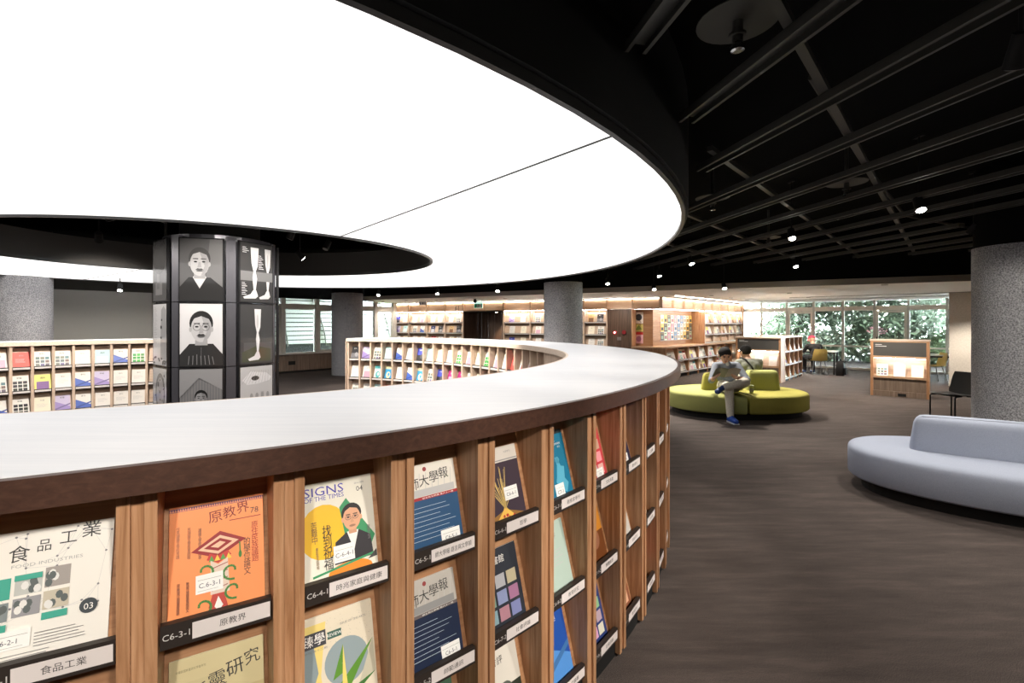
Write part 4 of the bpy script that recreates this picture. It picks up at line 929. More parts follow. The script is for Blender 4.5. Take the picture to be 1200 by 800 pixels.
cn = [K+E3*.85-nL*.10, K-nL*.10+(-E2)*.02, K+E1*.0-E2*.14, K+E1*RL*.975-E2*.14, K+E1*RL*.975+E2*.0, K+E1*3.2, K+E1*3.2+E2*.45, Q, K+E3*.85+nL*.45]
rpart('ledge', MB().prism([(p.x, p.y) for p in cn], .885, .925), OAK_H, rw, Matrix())
cc = [K+E3*.85+nL*.45, K+E3*.85, K, Q]
rpart('niche_ceiling', MB().prism([(p.x, p.y) for p in [K+E3*.85, K, K+E1*3.2, K+E1*3.2+E2*.45, Q, K+E3*.85+nL*.45]], 2.031, 2.034), CORN, rw, Matrix())
rpart('corner_panel', MB().box(-.85, -.02, .0, .03, 0, .88), OAK, rw, SF)
lown = ['white', 'ivory', 'white and pink', 'white and grey', 'tan', 'white and teal', 'white', 'pale yellow', 'white and crimson']
for k in range(5):
    for r, zr in enumerate((1.60, 1.23)):
        bay_row(rw, RF, ue[k]+.02, ue[k+1]-.02, zr)
    bay_row(rw, RF, ue[k]+.02, ue[k+1]-.02, .955)
    for r, zr in enumerate((1.60, 1.23, .955)):
        if r == 2: continue
        book_row(RF, ue[k]+.04, ue[k+1]-.04, zr, 3, '%%s in %s row, %s bay past the leaflet niche' % (('top', 'second')[r], ORD[k]), 'books on the long timber bookcase', [lown[(k*3+r*5+j*2) % 9] for j in range(3)], 1.0)
for k in range(9):
    for r, zr in enumerate((.50, .13)):
        MR = RF @ T(0, -.12, 0); bay_row(rw, MR, le[k]+.02, le[k+1]-.02, zr)
        if k < 7: book_row(MR, le[k]+.04, le[k+1]-.04, zr, 3, '%%s in %s row under ledge, %s bay from corner' % (('upper', 'lower')[r], ORD[k]), 'books under the ledge', [lown[(k*2+r*4+j*3) % 9] for j in range(3)], 1.0)
# leaflets in the niche
lf = thing('leaflet_rack', 'clear leaflet rack fixed inside the lit niche', 'leaflet rack', QF)
LX0, LX1 = .50, 2.85
obj('rail', MB().box(LX0-.05, LX1+.05, -.03, -.002, 1.07, 1.085).box(LX0-.05, LX1+.05, -.03, -.002, 1.335, 1.35).box(LX0-.05, LX1+.05, -.03, -.002, 1.60, 1.615).mesh('rail', plain('rack_grey', (.4, .4, .4), .4)), lf, QF)
lcol = ['grey and black', 'white striped', 'cream', 'pale green', 'blue', 'yellow', 'pink', 'white']
lcc = [srgb(70, 70, 75), WHT, srgb(235, 225, 200), srgb(190, 215, 190), srgb(110, 150, 190), srgb(225, 190, 90), srgb(215, 140, 160), WHT]
lm = {}
for r in range(3):
    for k in range(10):
        ci = (k*3+r*5) % 8
        if ci not in lm:
            b_ = magazine_mesh(.19, .245, .004, ink(lcc[ci]), 'leaflet'); pr = Print(.19, .245, -.004); pr.rect(.1, .15, .9, .55, tuple(c_*.45 for c_ in lcc[(ci+3) % 8])); pr.rect(.1, .75, .7, .88, tuple(c_*.3 for c_ in lcc[(ci+5) % 8])); lm[ci] = (b_, pr.mesh())
        x = LX0+.1+(LX1-LX0-.2)*k/9
        put_magazine(QF @ T(x, -.012, 1.087+.265*r) @ RX(-2), 0.19, .245, .004, None, lm[ci][1], '%s leaflet, %s row of the niche rack, %s from the poster' % (lcol[ci], ('lower', 'middle', 'upper')[r], ORD[k]), 'leaflets in the niche rack', 'leaflet', 'leaflet', lm[ci][0])
for nm, z, h, base, f in (('white poster with a black disc in the niche', 1.60, .34, WHT, lambda p: (p.ell(.5, .55, .38, .30, (.04, .045, .06)), p.line(.5, .3, .8, .08, .012, (.1, .1, .1)))), ('yellow green poster below the disc poster', 1.36, .22, srgb(215, 205, 120), lambda p: p.poly([(0, .1), (.9, .3), (.5, .9)], srgb(130, 160, 80))), ('pink and red poster at the foot of the niche', 1.0, .34, srgb(235, 190, 205), lambda p: (p.rect(0, .78, 1, 1, srgb(205, 45, 45)), p.ell(.5, .4, .3, .25, srgb(180, 120, 160))))):
    p = Print(.26, h, -.006); f(p); MQ = QL @ T(-.42, -.003, z)
    o = tag(obj('poster', MB().box(-.13, .13, -.006, 0, 0, h).mesh('poster', ink(base)), None, MQ), nm, 'poster', None); obj('poster_print', p.mesh('poster_print'), o, MQ)
# hanging signs
def sign(x, y, z, w, h, base, label, art, M=SF):
    MM = M @ T(x, y, z); t = thing('hanging_sign', label, 'sign', MM)
    obj('plate', MB().box(-w/2, w/2, -.012, .012, 0, h).mesh('plate', base), t, MM); p = Print(w, h, -.0125); art(p); obj('sign_print', p.mesh('sign_print'), t, MM)
    for s_ in (-1, 1): obj('hanger', MB().cyl((s_*w*.4, 0, h), (s_*w*.4, 0, SOFF-z), .004, n=6).mesh('hanger', BLACK), t, MM)
GRN = srgb(40, 190, 140)
def exit_art(p):
    p.rect(.04, .06, .96, .70, GRN); p.rect(.62, .14, .84, .62, KW); p.ell(.44, .56, .04, .06, KW, 12); p.poly([(.38, .5), (.48, .48), (.52, .32), (.58, .2), (.52, .18), (.44, .3), (.36, .16), (.28, .16), (.38, .34)], KW); p.line(.48, .46, .60, .4, .012, KW); p.line(.38, .48, .28, .38, .012, KW)
sign(-6.0, -.35, 2.12, .34, .22, emit('exit_lightbox', (.6, 1, .85), .35), 'green and white exit sign hung above the dark doorway', exit_art)
sign(-7.95, -.9, 2.24, .32, .13, plain('sign_white', (.75, .78, .82), .4), 'small white and blue sign hung from the soffit', lambda p: (p.rect(.05, .2, .3, .8, srgb(150, 165, 200)), p.ell(.55, .5, .12, .28, srgb(120, 130, 150)), p.rect(.72, .3, .95, .7, srgb(190, 195, 210))))
o = thing('dome_camera', 'small black dome camera hung from the soffit edge', 'camera', SF @ T(-5.75, -.95, SOFF)); obj('dome', MB().ball((0, 0, -.07), .06, 14).mesh('dome', BLACK), o, SF @ T(-5.75, -.95, SOFF)); obj('mount', MB().cyl((0, 0, -.05), (0, 0, 0), .045).mesh('mount', BLACK), o, SF @ T(-5.75, -.95, SOFF))

# ------------------------------------------------------------------ free-standing cases
HEADER = plain('charcoal_board', (.062, .060, .056), .6)
def lit_end(t, M, w, H, mags, words, group):
    fr = .05
    P = lambda n, b, m, p=t: obj(n, b.mesh(n, m), p, M)
    P('side_frame', MB().box(0, fr, 0, .42, 0, H-.03), OAK); P('side_frame', MB().box(w-fr, w, 0, .42, 0, H-.03), OAK)
    P('header_board', MB().box(fr, w-fr, .006, .03, .89, H-.06), HEADER); P('header_rail', MB().box(fr, w-fr, 0, .05, H-.06, H-.03), OAK_H); P('middle_rail', MB().box(fr, w-fr, 0, .25, .845, .89), OAK_H)
    P('niche_back', MB().box(fr, w-fr, .25, .27, .42, .845), LAMEDGE); P('niche_shelf', MB().box(fr, w-fr, 0, .25, .40, .425), OAK_H)
    P('light_strip', MB().box(fr+.02, w-fr-.02, .04, .06, .832, .844), LEDM)
    P('lower_panel', MB().box(fr, w-fr, .03, .05, .12, .40), PANELWOOD); P('plinth', MB().box(fr, w-fr, .0, .05, 0, .12), PANELWOOD)
    p = Print(w-2*fr, .3, .0055); 
    for k, (a_, b_) in enumerate(((.04, .17), (.04, .26))): p.line(a_, .82-.12*k, b_, .82-.12*k, .014, (.62, .62, .6))
    obj('header_print', p.mesh('header_print'), t, M @ T(w/2, 0, .89))
    P('book_stop', MB().box(fr, w-fr, 0, .012, .425, .45), OAK_H)
    for k in range(3):
        nm = mags[k]; n_, mm, pm = FM[PID[nm]]
        put_magazine(M @ T(fr+(w-2*fr)*(k+.5)/3, .10, .426) @ RX(-16), FW, FH, FT, None, pm, '%s magazine in the lit niche of %s, %s along the niche' % (nm, words, ORD[k]), group, me=mm)
SE = frame((8.04, 10.72), -E2)
st = thing('display_stand', 'wooden display stand with charcoal header standing alone before the windows', 'display stand', SE)
lit_end(st, SE, 1.0, 1.25, ['white and grey', 'white', 'ivory'], 'the display stand', 'magazines in the display stand niche')
obj('top', MB().box(-.01, 1.01, -.01, .45, 1.22, 1.25).mesh('top', LAMEDGE), st, SE); obj('back', MB().box(.05, .95, .4, .42, 0, 1.22).mesh('back', OAK), st, SE)
obj('socket', MB().box(.48, .62, -.006, 0, .02, .08).mesh('socket', BLACK), st, SE)
BF = frame((7.2, 12.8), E1); BH = 1.23; BW = 1.15; BL = 2.5
lb_ = thing('low_bookcase', 'low oak bookcase with charcoal header behind the green sofa', 'bookcase', BF)
BE = frame(Vector((7.2, 12.8, 0))+E2*BW, -E2)
lit_end(lb_, BE, BW, BH, ['white', 'white and grey', 'white'], 'the low bookcase', 'magazines in the low bookcase niche')
Pq = lambda n, b, m: obj(n, b.mesh(n, m), lb_, BF)
Pq('top', MB().box(-.01, BL+.01, -.02, BW+.02, BH-.03, BH), LAMEDGE); Pq('core', MB().box(.45, BL-.02, .37, BW-.02, .05, BH-.03), OAK); Pq('plinth', MB().box(.05, BL-.03, .03, BW-.05, 0, .05), BLACK)
be = [.46+.505*k for k in range(5)]
for e in be: Pq('upright', MB().box(e-.02, e+.02, 0, .36, .0, BH-.03), OAK)
for k in range(4):
    for r, zr in enumerate((.82, .45, .08)):
        bay_row(lb_, BF, be[k]+.02, be[k+1]-.02, zr)
        book_row(BF, be[k]+.04, be[k+1]-.04, zr, 2, '%%s in low bookcase %s row, %s bay from header' % (('top', 'middle', 'bottom')[r], ORD[k]), 'books in the low bookcase', [lown[(k*2+r*3+j*4) % 9] for j in range(2)])
# ------------------------------------------------------------------ upholstery
def fabric(name, c, c2, sc=420):
    return speckle(name, c, c2, sc, .92, .25, 'Object', 2)
def offset_loop(pts, d):
    n = len(pts); out = []
    for i in range(n):
        a, b_, c = Vector(pts[i-1]), Vector(pts[i]), Vector(pts[(i+1) % n]); t = (c-a).normalized() if (c-a).length > 1e-9 else Vector((1, 0)); out.append((b_.x-(-t.y)*-d, b_.y-t.x*d*-1))
    return out
def cushion(pts, prof, mat, name):
    """pts counter-clockwise outline; prof list of (z, inset)"""
    L = [[(x, y, z) for x, y in offset_loop(pts, ins)] for z, ins in prof]
    b = MB().loft(L, cap=True); return smooth(b.mesh(name, mat), 50)
def superell(a, b_, e, t0, t1, n):
    out = []
    for k in range(n+1):
        t = R(t0+(t1-t0)*k/n); c, s_ = math.cos(t), math.sin(t); out.append((a*math.copysign(abs(c)**(2/e), c), b_*math.copysign(abs(s_)**(2/e), s_)))
    return out
def resample(pts, d=.04):
    out = []
    for i in range(len(pts)):
        a, b_ = Vector(pts[i]), Vector(pts[(i+1) % len(pts)]); n = max(1, int((b_-a).length/d))
        out += [tuple(a+(b_-a)*k/n) for k in range(n)]
    return out
def rounded(pts, r, n=5):
    out = []; m = len(pts)
    for i in range(m):
        p0, p, p1 = Vector(pts[i-1]), Vector(pts[i]), Vector(pts[(i+1) % m]); u = (p0-p).normalized(); v = (p1-p).normalized(); rr = min(r, (p0-p).length*.45, (p1-p).length*.45)
        A, B = p+u*rr, p+v*rr
        for k in range(n+1):
            t = k/n; out.append(tuple(A*(1-t)**2+p*2*t*(1-t)+B*t*t))
    return out
SEATP = [(.105, .05), (.11, .02), (.13, .0), (.34, .0), (.37, .008), (.385, .022), (.397, .05), (.402, .10)]
def backp(h): return [(.398, .0), (.43, .0), (.40+h-.06, .03), (.40+h-.025, .045), (.40+h-.008, .065), (.40+h, .10)]
GREY1 = fabric('blue_grey_fabric', (.28, .315, .40), (.41, .45, .55)); OLIVE = fabric('olive_green_fabric', (.27, .245, .05), (.40, .365, .085)); LIME = fabric('lime_green_fabric', (.26, .27, .085), (.38, .39, .14))
# grey sofa
GM = frame((4.5, 4.2), (math.cos(R(-33)), math.sin(R(-33))))
gs = thing('grey_sofa', 'blue grey oval island sofa with a low curved backrest', 'sofa', GM)
obj('base', MB().prism(superell(1.16, .66, 2.4, 0, 360, 60)[:-1], 0, .108).mesh('base', BLACK), gs, GM)
obj('seat', cushion(superell(1.27, .76, 2.3, 0, 360, 72)[:-1], SEATP, GREY1, 'seat'), gs, GM)
o_ = [(-.80, -.09), (-.4, -.14), (.1, -.15), (.75, -.08), (.80, .16), (.1, .24), (-.4, .26), (-.74, .20)]
obj('backrest', cushion(resample(rounded(o_, .10)), backp(.315), GREY1, 'backrest'), gs, GM)
# green sofa
VM = T(4.05, 8.68, 0)
vs_ = thing('green_sofa', 'two tone green oval island sofa where a man reads', 'sofa', VM)
obj('base', MB().prism(superell(1.10, .78, 2.2, 0, 360, 60)[:-1], 0, .108).mesh('base', BLACK), vs_, VM)
lft = superell(1.21, .88, 2.2, 96, 262, 44); rgt = superell(1.21, .88, 2.2, -96, 94, 44)
obj('seat', cushion(resample(lft, .05), SEATP, LIME, 'seat'), vs_, VM); obj('seat', cushion(resample(rgt, .05), SEATP, OLIVE, 'seat'), vs_, VM)
obj('backrest', cushion(resample(rounded([(-.62, -.08), (.06, -.10), (.12, .18), (-.55, .20)], .08)), backp(.30), OLIVE, 'backrest'), vs_, VM)
obj('backrest', cushion(resample(rounded([(.18, -.10), (.74, -.12), (.84, .02), (.78, .20), (.24, .22)], .08)), backp(.35), LIME, 'backrest'), vs_, VM)
cu_ = T(4.12, 8.22, .402)
cp = thing('drinks_cup', 'clear takeaway cup of pale green tea on the green sofa', 'cup', cu_)
obj('cup', smooth(MB().lathe([(.028, 0), (.037, .12), (.037, .125)], 18).mesh('cup', plain('pale_green_drink', (.45, .50, .22), .2))), cp, cu_); obj('lid', MB().lathe([(.039, .125), (.039, .135), (.03, .14)], 18).mesh('lid', plain('clear_lid', (.6, .62, .45), .2)), cp, cu_); obj('sleeve', MB().lathe([(.0335, .03), (.0375, .09)], 18).mesh('sleeve', plain('grey_sleeve', (.3, .31, .28), .6)), cp, cu_)

# ------------------------------------------------------------------ people
def capsule(b, p0, r0, p1, r1, n=12):
    p0, p1 = Vector(p0), Vector(p1); b.ball(p0, r0, n); b.ball(p1, r1, n)
    if (p1-p0).length > 1e-4: b.cyl(p0, p1, r0, r1, n)
def person(name, label, bones, M, voxel=.012, smooth_it=4):
    """bones: (p0, r0, p1, r1, material). One continuous skin over all of them."""
    b = MB()
    for p0, r0, p1, r1, m in bones: capsule(b, p0, r0, p1, r1)
    t_ = bpy.data.objects.new('t', b.mesh('t', BLACK)); COL.objects.link(t_)
    m1 = t_.modifiers.new('r', 'REMESH'); m1.mode = 'VOXEL'; m1.voxel_size = voxel
    m2 = t_.modifiers.new('s', 'SMOOTH'); m2.iterations = smooth_it; m2.factor = .5
    dg = bpy.context.evaluated_depsgraph_get(); me = bpy.data.meshes.new_from_object(t_.evaluated_get(dg)); bpy.data.objects.remove(t_)
    me.name = name; me.materials.clear(); ms = []
    for *_, m in bones:
        if m not in ms: ms.append(m)
    for m in ms: me.materials.append(m)
    n = len(me.polygons); c = np.zeros(n*3); me.polygons.foreach_get('center', c); c = c.reshape(-1, 3)
    best = np.full(n, 1e9); idx = np.zeros(n, int)
    for p0, r0, p1, r1, m in bones:
        a, e = np.array(p0, float), np.array(p1, float); d = e-a; L = d@d+1e-12; t = np.clip(((c-a)@d)/L, 0, 1)
        dist = np.linalg.norm(c-(a+t[:, None]*d), axis=1)-(r0+(r1-r0)*t); k = dist < best; best[k] = dist[k]; idx[k] = ms.index(m)
    me.polygons.foreach_set('material_index', idx.astype(np.int32)); me.shade_smooth()
    return tag(obj(name, me, None, M), label, 'person')
SKIN = plain('skin', (.56, .32, .21), .5); HAIR = speckle('black_hair', (.008, .007, .007), (.03, .028, .026), 120, .85, .5); EYEM = plain('eye_dark', (.02, .015, .012), .3); LIP = plain('lip', (.34, .13, .10), .5)
SHIRT = speckle('grey_blue_shirt', (.18, .20, .235), (.29, .315, .355), 90, .9, .2); KHAKI = speckle('pale_khaki_trousers', (.56, .51, .42), (.68, .63, .54), 50, .9, .2); NAVYSHOE = plain('navy_shoe', (.02, .045, .16), .6); BLUESHOE = plain('blue_shoe', (.015, .07, .38), .55); TEE = plain('white_tee', (.7, .7, .68), .8); BLKTEE = plain('black_tee', (.012, .012, .013), .85); JACKET = speckle('grey_olive_jacket', (.19, .20, .16), (.29, .30, .25), 60, .9, .2)
def V(*a): return Vector(a)
def hand(bones, wrist, d, up, side, m, curl=35, s=1.0):
    """palm and five bent fingers; d forward, up = back of the hand, side = thumb side"""
    d, up, side = V(*d).normalized(), V(*up).normalized(), V(*side).normalized(); w = V(*wrist)
    pe = w+d*.075*s
    for k in (-1, 0, 1): bones.append((w+side*.012*k*s, .017*s, pe+side*.024*k*s, .0135*s, m))
    for k, L in enumerate((.072, .080, .074, .058)):
        b0 = pe+side*(.030-.020*k)*s; q = d; p = b0
        for j, f in enumerate((.45, .32, .23)):
            ang = R(curl*(.6+.5*j)); q = (d*math.cos(ang*(j+1)*.7)-up*math.sin(ang*(j+1)*.7)).normalized(); e = p+q*L*f*s; bones.append((p, (.0088-.001*j)*s, e, (.0082-.001*j)*s, m)); p = e
    b0 = w+side*.022*s+d*.015*s; e = b0+(side*.75+d*.6-up*.3).normalized()*.045*s; bones.append((b0, .012*s, e, .0105*s, m)); bones.append((e, .0105*s, e+(d*.9-up*.5+side*.1).normalized()*.034*s, .0085*s, m))
def head(bones, c, f, m, s=1.0):
    """skull, jaw and neck stub; f = facing"""
    c, f = V(*c), V(*f).normalized(); up = V(0, 0, 1); up = (up-f*up.dot(f)).normalized()
    bones += [(c+up*.035*s-f*.015*s, .087*s, c+up*.03*s+f*.012*s, .082*s, m), (c-up*.03*s+f*.02*s, .064*s, c-up*.075*s+f*.035*s, .042*s, m)]
    return c, f, up, f.cross(up)
def face(par, h, s=1.0, hair=True, M=Matrix(), short=True):
    c, f, up, sd = h
    rot = Matrix((sd, f, up)).transposed().to_4x4(); H = M @ (T(*c) @ rot @ Matrix.Scale(s, 4))
    obj('nose', smooth(MB().loft([[(-.016, .085, -.03), (.016, .085, -.03), (.012, .115, -.028), (-.012, .115, -.028)], [(-.008, .085, .02), (.008, .085, .02), (.006, .097, .018), (-.006, .097, .018)]]).mesh('nose', SKIN), 60), par, H)
    for k in (-1, 1):
        obj('eye', MB().ball((k*.032, .083, .012), (.013, .008, .006), 10).mesh('eye', EYEM), par, H); obj('eyebrow', MB().box(k*.034-.018, k*.034+.018, .083, .094, .028, .034).mesh('eyebrow', HAIR), par, H)
        obj('ear', smooth(MB().ball((k*.088, -.005, -.005), (.012, .022, .032), 12).mesh('ear', SKIN)), par, H)
    obj('mouth', MB().ball((0, .083, -.055), (.022, .010, .006), 12).mesh('mouth', LIP), par, H)
    if hair:
        obj('hair', smooth(MB().ball((0, -.020, .042), (.097, .107, .096), 20).mesh('hair', HAIR), 70), par, H)
    return H
# --- the man reading on the green sofa (faces the aisle)
bn = []
pel, ch, nk = (3.80, 8.37, .52), (3.77, 8.43, .80), (3.74, 8.37, .945)
bn += [((3.70, 8.36, .51), .115, (3.90, 8.36, .51), .115, KHAKI), (pel, .135, (3.785, 8.40, .66), .135, SHIRT), ((3.70, 8.41, .66), .10, (3.86, 8.41, .66), .10, SHIRT), ((3.66, 8.42, .80), .095, (3.88, 8.42, .80), .095, SHIRT), ((3.785, 8.4, .64), .14, ch, .135, SHIRT), ((3.60, 8.40, .865), .065, (3.93, 8.40, .865), .065, SHIRT), (ch, .12, (3.755, 8.39, .90), .075, SHIRT), ((3.755, 8.39, .90), .052, (3.72, 8.33, .975), .05, SKIN), ((3.755, 8.335, .885), .03, (3.75, 8.325, .91), .03, TEE)]
hd = head(bn, (3.685, 8.275, 1.045), (-.12, -.86, -.42), SKIN, 1.08)
# his right arm and left arm
bn += [((3.58, 8.39, .86), .068, (3.43, 8.22, .62), .055, SHIRT), ((3.43, 8.22, .62), .052, (3.395, 8.10, .645), .048, SHIRT), ((3.395, 8.10, .645), .036, (3.37, 7.99, .685), .030, SKIN)]
hand(bn, (3.37, 7.985, .685), (.35, -.55, .45), (-.7, -.5, -.1), (.3, -.2, .9), SKIN, 40)
bn += [((3.95, 8.39, .86), .068, (4.03, 8.18, .63), .055, SHIRT), ((4.03, 8.18, .63), .052, (3.92, 8.07, .66), .047, SHIRT), ((3.92, 8.07, .66), .037, (3.76, 7.97, .695), .030, SKIN)]
hand(bn, (3.76, 7.97, .695), (-.8, -.35, .25), (.1, -.8, -.5), (-.1, -.1, 1), SKIN, 35)
# planted right leg
bn += [((3.71, 8.33, .51), .105, (3.575, 7.87, .505), .072, KHAKI), ((3.575, 7.87, .50), .072, (3.555, 7.80, .30), .068, KHAKI), ((3.555, 7.80, .30), .068, (3.545, 7.76, .115), .058, KHAKI), ((3.545, 7.75, .075), .045, (3.55, 7.56, .042), .040, BLUESHOE), ((3.545, 7.79, .05), .045, (3.55, 7.60, .04), .042, BLUESHOE)]
# crossed left leg
bn += [((3.90, 8.33, .52), .108, (3.875, 7.93, .625), .078, KHAKI), ((3.875, 7.93, .625), .078, (3.67, 7.83, .60), .070, KHAKI), ((3.67, 7.83, .60), .07, (3.46, 7.78, .565), .058, KHAKI), ((3.44, 7.78, .56), .044, (3.30, 7.69, .505), .040, NAVYSHOE), ((3.41, 7.82, .52), .042, (3.31, 7.68, .50), .038, NAVYSHOE)]
man = person('person', 'person in a grey blue shirt reading cross-legged on the green sofa', bn, Matrix(), .011)
face(man, hd, 1.08)
sole = MB().box(-.045, .045, -.02, .25, 0, .018).mesh('shoe_sole', plain('sole_white', (.6, .62, .66), .7)); obj('shoe_sole', sole, man, T(3.545, 7.555, 0))
# open magazine
bk = frame((3.545, 7.90), (1, -.10), .775) @ RX(-38)
mg = thing('open_magazine', 'open picture magazine held by the man on the sofa', 'magazine', bk)
for s_ in (-1, 1):
    L = [[(s_*.20*k/8, y, .022*math.sin(math.pi*k/8)+.0+dz) for k in range(9)] for y, dz in ((-.13, 0), (.13, 0))]
    b = MB()
    for dz in (0, .006): b.add([(x, y, z+dz) for r_ in L for x, y, z in r_], [(k, k+1, 10+k, 9+k) for k in range(8)])
    obj('page_block', smooth(b.mesh('page_block', ink(srgb(130, 130, 105) if s_ < 0 else srgb(190, 182, 168)))), mg, bk)
    pb = MB()
    for (u0, u1, v0, v1) in ((.2, .5, -.1, .02), (.55, .9, -.02, .1)):
        pb.add([(s_*.2*u, v, .022*math.sin(math.pi*u)+.0075) for v in (v0, v1) for u in (u0, (u0+u1)/2, u1)], [(0, 1, 4, 3), (1, 2, 5, 4)])
    obj('page_picture', pb.mesh('page_picture', ink(srgb(60, 65, 40) if s_ < 0 else srgb(95, 75, 75))), mg, bk)
# --- the second reader, back to the aisle
bn = []; X, Y = 4.52, 9.12
bn += [((X-.10, Y+.02, .51), .115, (X+.10, Y+.02, .51), .115, KHAKI), ((X, Y, .53), .14, (X, Y-.02, .72), .14, JACKET), ((X-.10, Y-.02, .80), .10, (X+.10, Y-.02, .80), .10, JACKET), ((X, Y-.02, .70), .14, (X, Y, .82), .12, JACKET), ((X-.17, Y, .87), .065, (X+.17, Y, .87), .065, JACKET), ((X, Y, .9), .055, (X-.01, Y+.05, .98), .05, SKIN)]
h2 = head(bn, (X-.03, Y+.08, 1.045), (-.25, .9, -.25), SKIN, 1.05)
for s_ in (-1, 1):
    bn += [((X+s_*.2, Y, .86), .066, (X+s_*.27, Y+.14, .63), .052, JACKET), ((X+s_*.27, Y+.14, .63), .05, (X+s_*.13, Y+.34, .66), .034, JACKET), ((X+s_*.1, Y+.03, .51), .11, (X+s_*.12, Y+.48, .52), .075, KHAKI), ((X+s_*.12, Y+.48, .52), .07, (X+s_*.13, Y+.55, .10), .052, KHAKI), ((X+s_*.13, Y+.55, .06), .045, (X+s_*.14, Y+.74, .042), .04, NAVYSHOE)]
    hand(bn, (X+s_*.13, Y+.34, .66), (-s_*.5, .8, .1), (0, .2, .9), (-s_*.9, .1, 0), SKIN, 40)
p2_ = person('person', 'person in a grey olive jacket sitting back to the aisle', bn, Matrix(), .012); face(p2_, h2, 1.05)
obj('strap', MB().tube([(X-.14, Y+.11, .90), (X-.13, Y+.02, .945), (X-.11, Y-.09, .92), (X-.03, Y-.165, .80), (X+.04, Y-.165, .66), (X+.09, Y-.14, .55)], .016, 8).mesh('strap', BLACK), p2_)['label'] = 'black bag strap'
# --- window desk, chair and the person in a red cap
DM = frame((9.42, 15.62), E1)
def desk(M, w, d, h, label):
    t = thing('window_desk', label, 'desk', M)
    obj('top', MB().box(0, w, 0, d, h-.035, h).mesh('top', plain('desk_white', (.66, .65, .62), .4)), t, M)
    for x_ in (.04, w-.04):
        for y_ in (.04, d-.04): obj('leg', MB().box(x_-.02, x_+.02, y_-.02, y_+.02, 0, h-.035).mesh('leg', BLACK), t, M)
        obj('leg_rail', MB().box(x_-.015, x_+.015, .06, d-.06, h-.075, h-.035).mesh('leg_rail', BLACK), t, M)
    obj('apron', MB().box(.06, w-.06, .03, .05, h-.075, h-.035).mesh('apron', BLACK), t, M)
desk(frame((9.05, 15.75), -E2), 1.35, .6, .74, 'white topped desk with black legs behind the seated person')
desk(frame((11.15, 13.65), -E2), 1.5, .6, .74, 'white topped desk with black legs beside the beige pier')
YEL = plain('yellow_shell', (.62, .47, .14), .45); CHR = plain('chair_steel', (.4, .4, .4), .3, .9)
def shell_chair(M, mat, legm, label, legs='splay', name='shell_chair'):
    t = thing(name, label, 'chair', M)
    L = []
    for k in range(11):                                    # seat front (y<0) to back top
        u = k/10
        if u < .5: y, z = -.22+.40*(u/.5), .455-.02*math.sin(math.pi*u/.5)
        else: q = (u-.5)/.5; y, z = .18+.05*q+.03*math.sin(q*2), .445+.36*q
        w = (.205+.02*math.sin(math.pi*min(1, u*1.4)))*(1 if u < .85 else 1-.18*(u-.85)/.15)
        L.append([(w*v, y-(.03*(v*v) if u > .5 else 0), z+(.022*v*v if u < .55 else 0)) for v in (-1, -.6, -.2, .2, .6, 1)])
    b = MB()
    for off in (0, .014):
        vs = [(x_, y_-(off if i > 5 else 0)*0, z_-off*(1 if i < 6 else .25)) if i < 6 else (x_, y_+off, z_) for i, r_ in enumerate(L) for x_, y_, z_ in r_]
        b.add(vs, [(i*6+j, i*6+j+1, (i+1)*6+j+1, (i+1)*6+j) for i in range(10) for j in range(5)])
    obj('seat_shell', smooth(b.mesh('seat_shell', mat), 60), t, M)
    for sx in (-1, 1):
        for sy in (-1, 1):
            e = .05 if legs == 'splay' else 0
            obj('leg', MB().tube([(sx*.15, sy*.12, .445), (sx*(.18+e), sy*(.17+e), .0)] if legs == 'splay' else [(sx*.17, sy*.05, .435), (sx*.19, sy*.18, .43), (sx*.20, sy*.20, .41), (sx*.20, sy*.20, 0)], .0115, 8).mesh('leg', legm), t, M)
    obj('under_frame', MB().box(-.16, .16, -.13, -.105, .425, .44).box(-.16, .16, .105, .13, .425, .44).box(-.012, .012, -.12, .12, .424, .439).mesh('under_frame', legm), t, M)
PX, PY = 9.60, 15.15
fd = V(.15, .99, 0).normalized()                          # she faces the desk
PM = frame((PX, PY), (fd.y, -fd.x))                        # local y = facing
shell_chair(frame((PX+.03, PY-.06), (-fd.y, fd.x)), YEL, CHR, 'yellow shell chair under the person in a red cap')
bn = [((-.10, 0, .52), .115, (.10, 0, .52), .115, BLKTEE), ((0, 0, .54), .135, (0, .03, .74), .13, BLKTEE), ((-.09, .05, .83), .10, (.09, .05, .83), .10, BLKTEE), ((0, .03, .70), .13, (0, .07, .86), .11, BLKTEE), ((-.17, .06, .90), .062, (.17, .06, .90), .062, BLKTEE), ((0, .08, .92), .052, (0, .14, 1.0), .048, SKIN)]
h3 = head(bn, (0, .19, 1.07), (0, .92, -.4), SKIN, 1.05)
for s_ in (-1, 1):
    bn += [((s_*.19, .07, .89), .062, (s_*.26, .16, .70), .052, BLKTEE), ((s_*.26, .16, .70), .040, (s_*.28, .22, .66), .038, SKIN), ((s_*.28, .22, .66), .038, (s_*.14, .42, .78), .030, SKIN), ((s_*.1, 0, .52), .105, (s_*.12, .42, .52), .072, BLKTEE), ((s_*.12, .42, .52), .07, (s_*.13, .40, .1), .05, BLKTEE), ((s_*.13, .38, .06), .042, (s_*.14, .56, .042), .04, NAVYSHOE)]
    hand(bn, (s_*.14, .42, .785), (-s_*.4, .9, 0), (0, 0, 1), (-s_*.9, .2, 0), SKIN, 25)
p3_ = person('person', 'person in a black top and red cap bent over the desk', bn, PM, .012); Hc = face(p3_, h3, 1.05, False, PM)
RED = plain('red_cap_cloth', (.55, .035, .07), .8)
cap = MB(); L = []
for i in range(7):
    a_ = math.pi*.5*i/6; L.append([(.106*math.sin(a_)*math.cos(t)+1e-4*math.cos(t), -.008+.116*math.sin(a_)*math.sin(t)+1e-4*math.sin(t), .045+.10*math.cos(a_)) for t in [2*math.pi*j/20 for j in range(20)]])
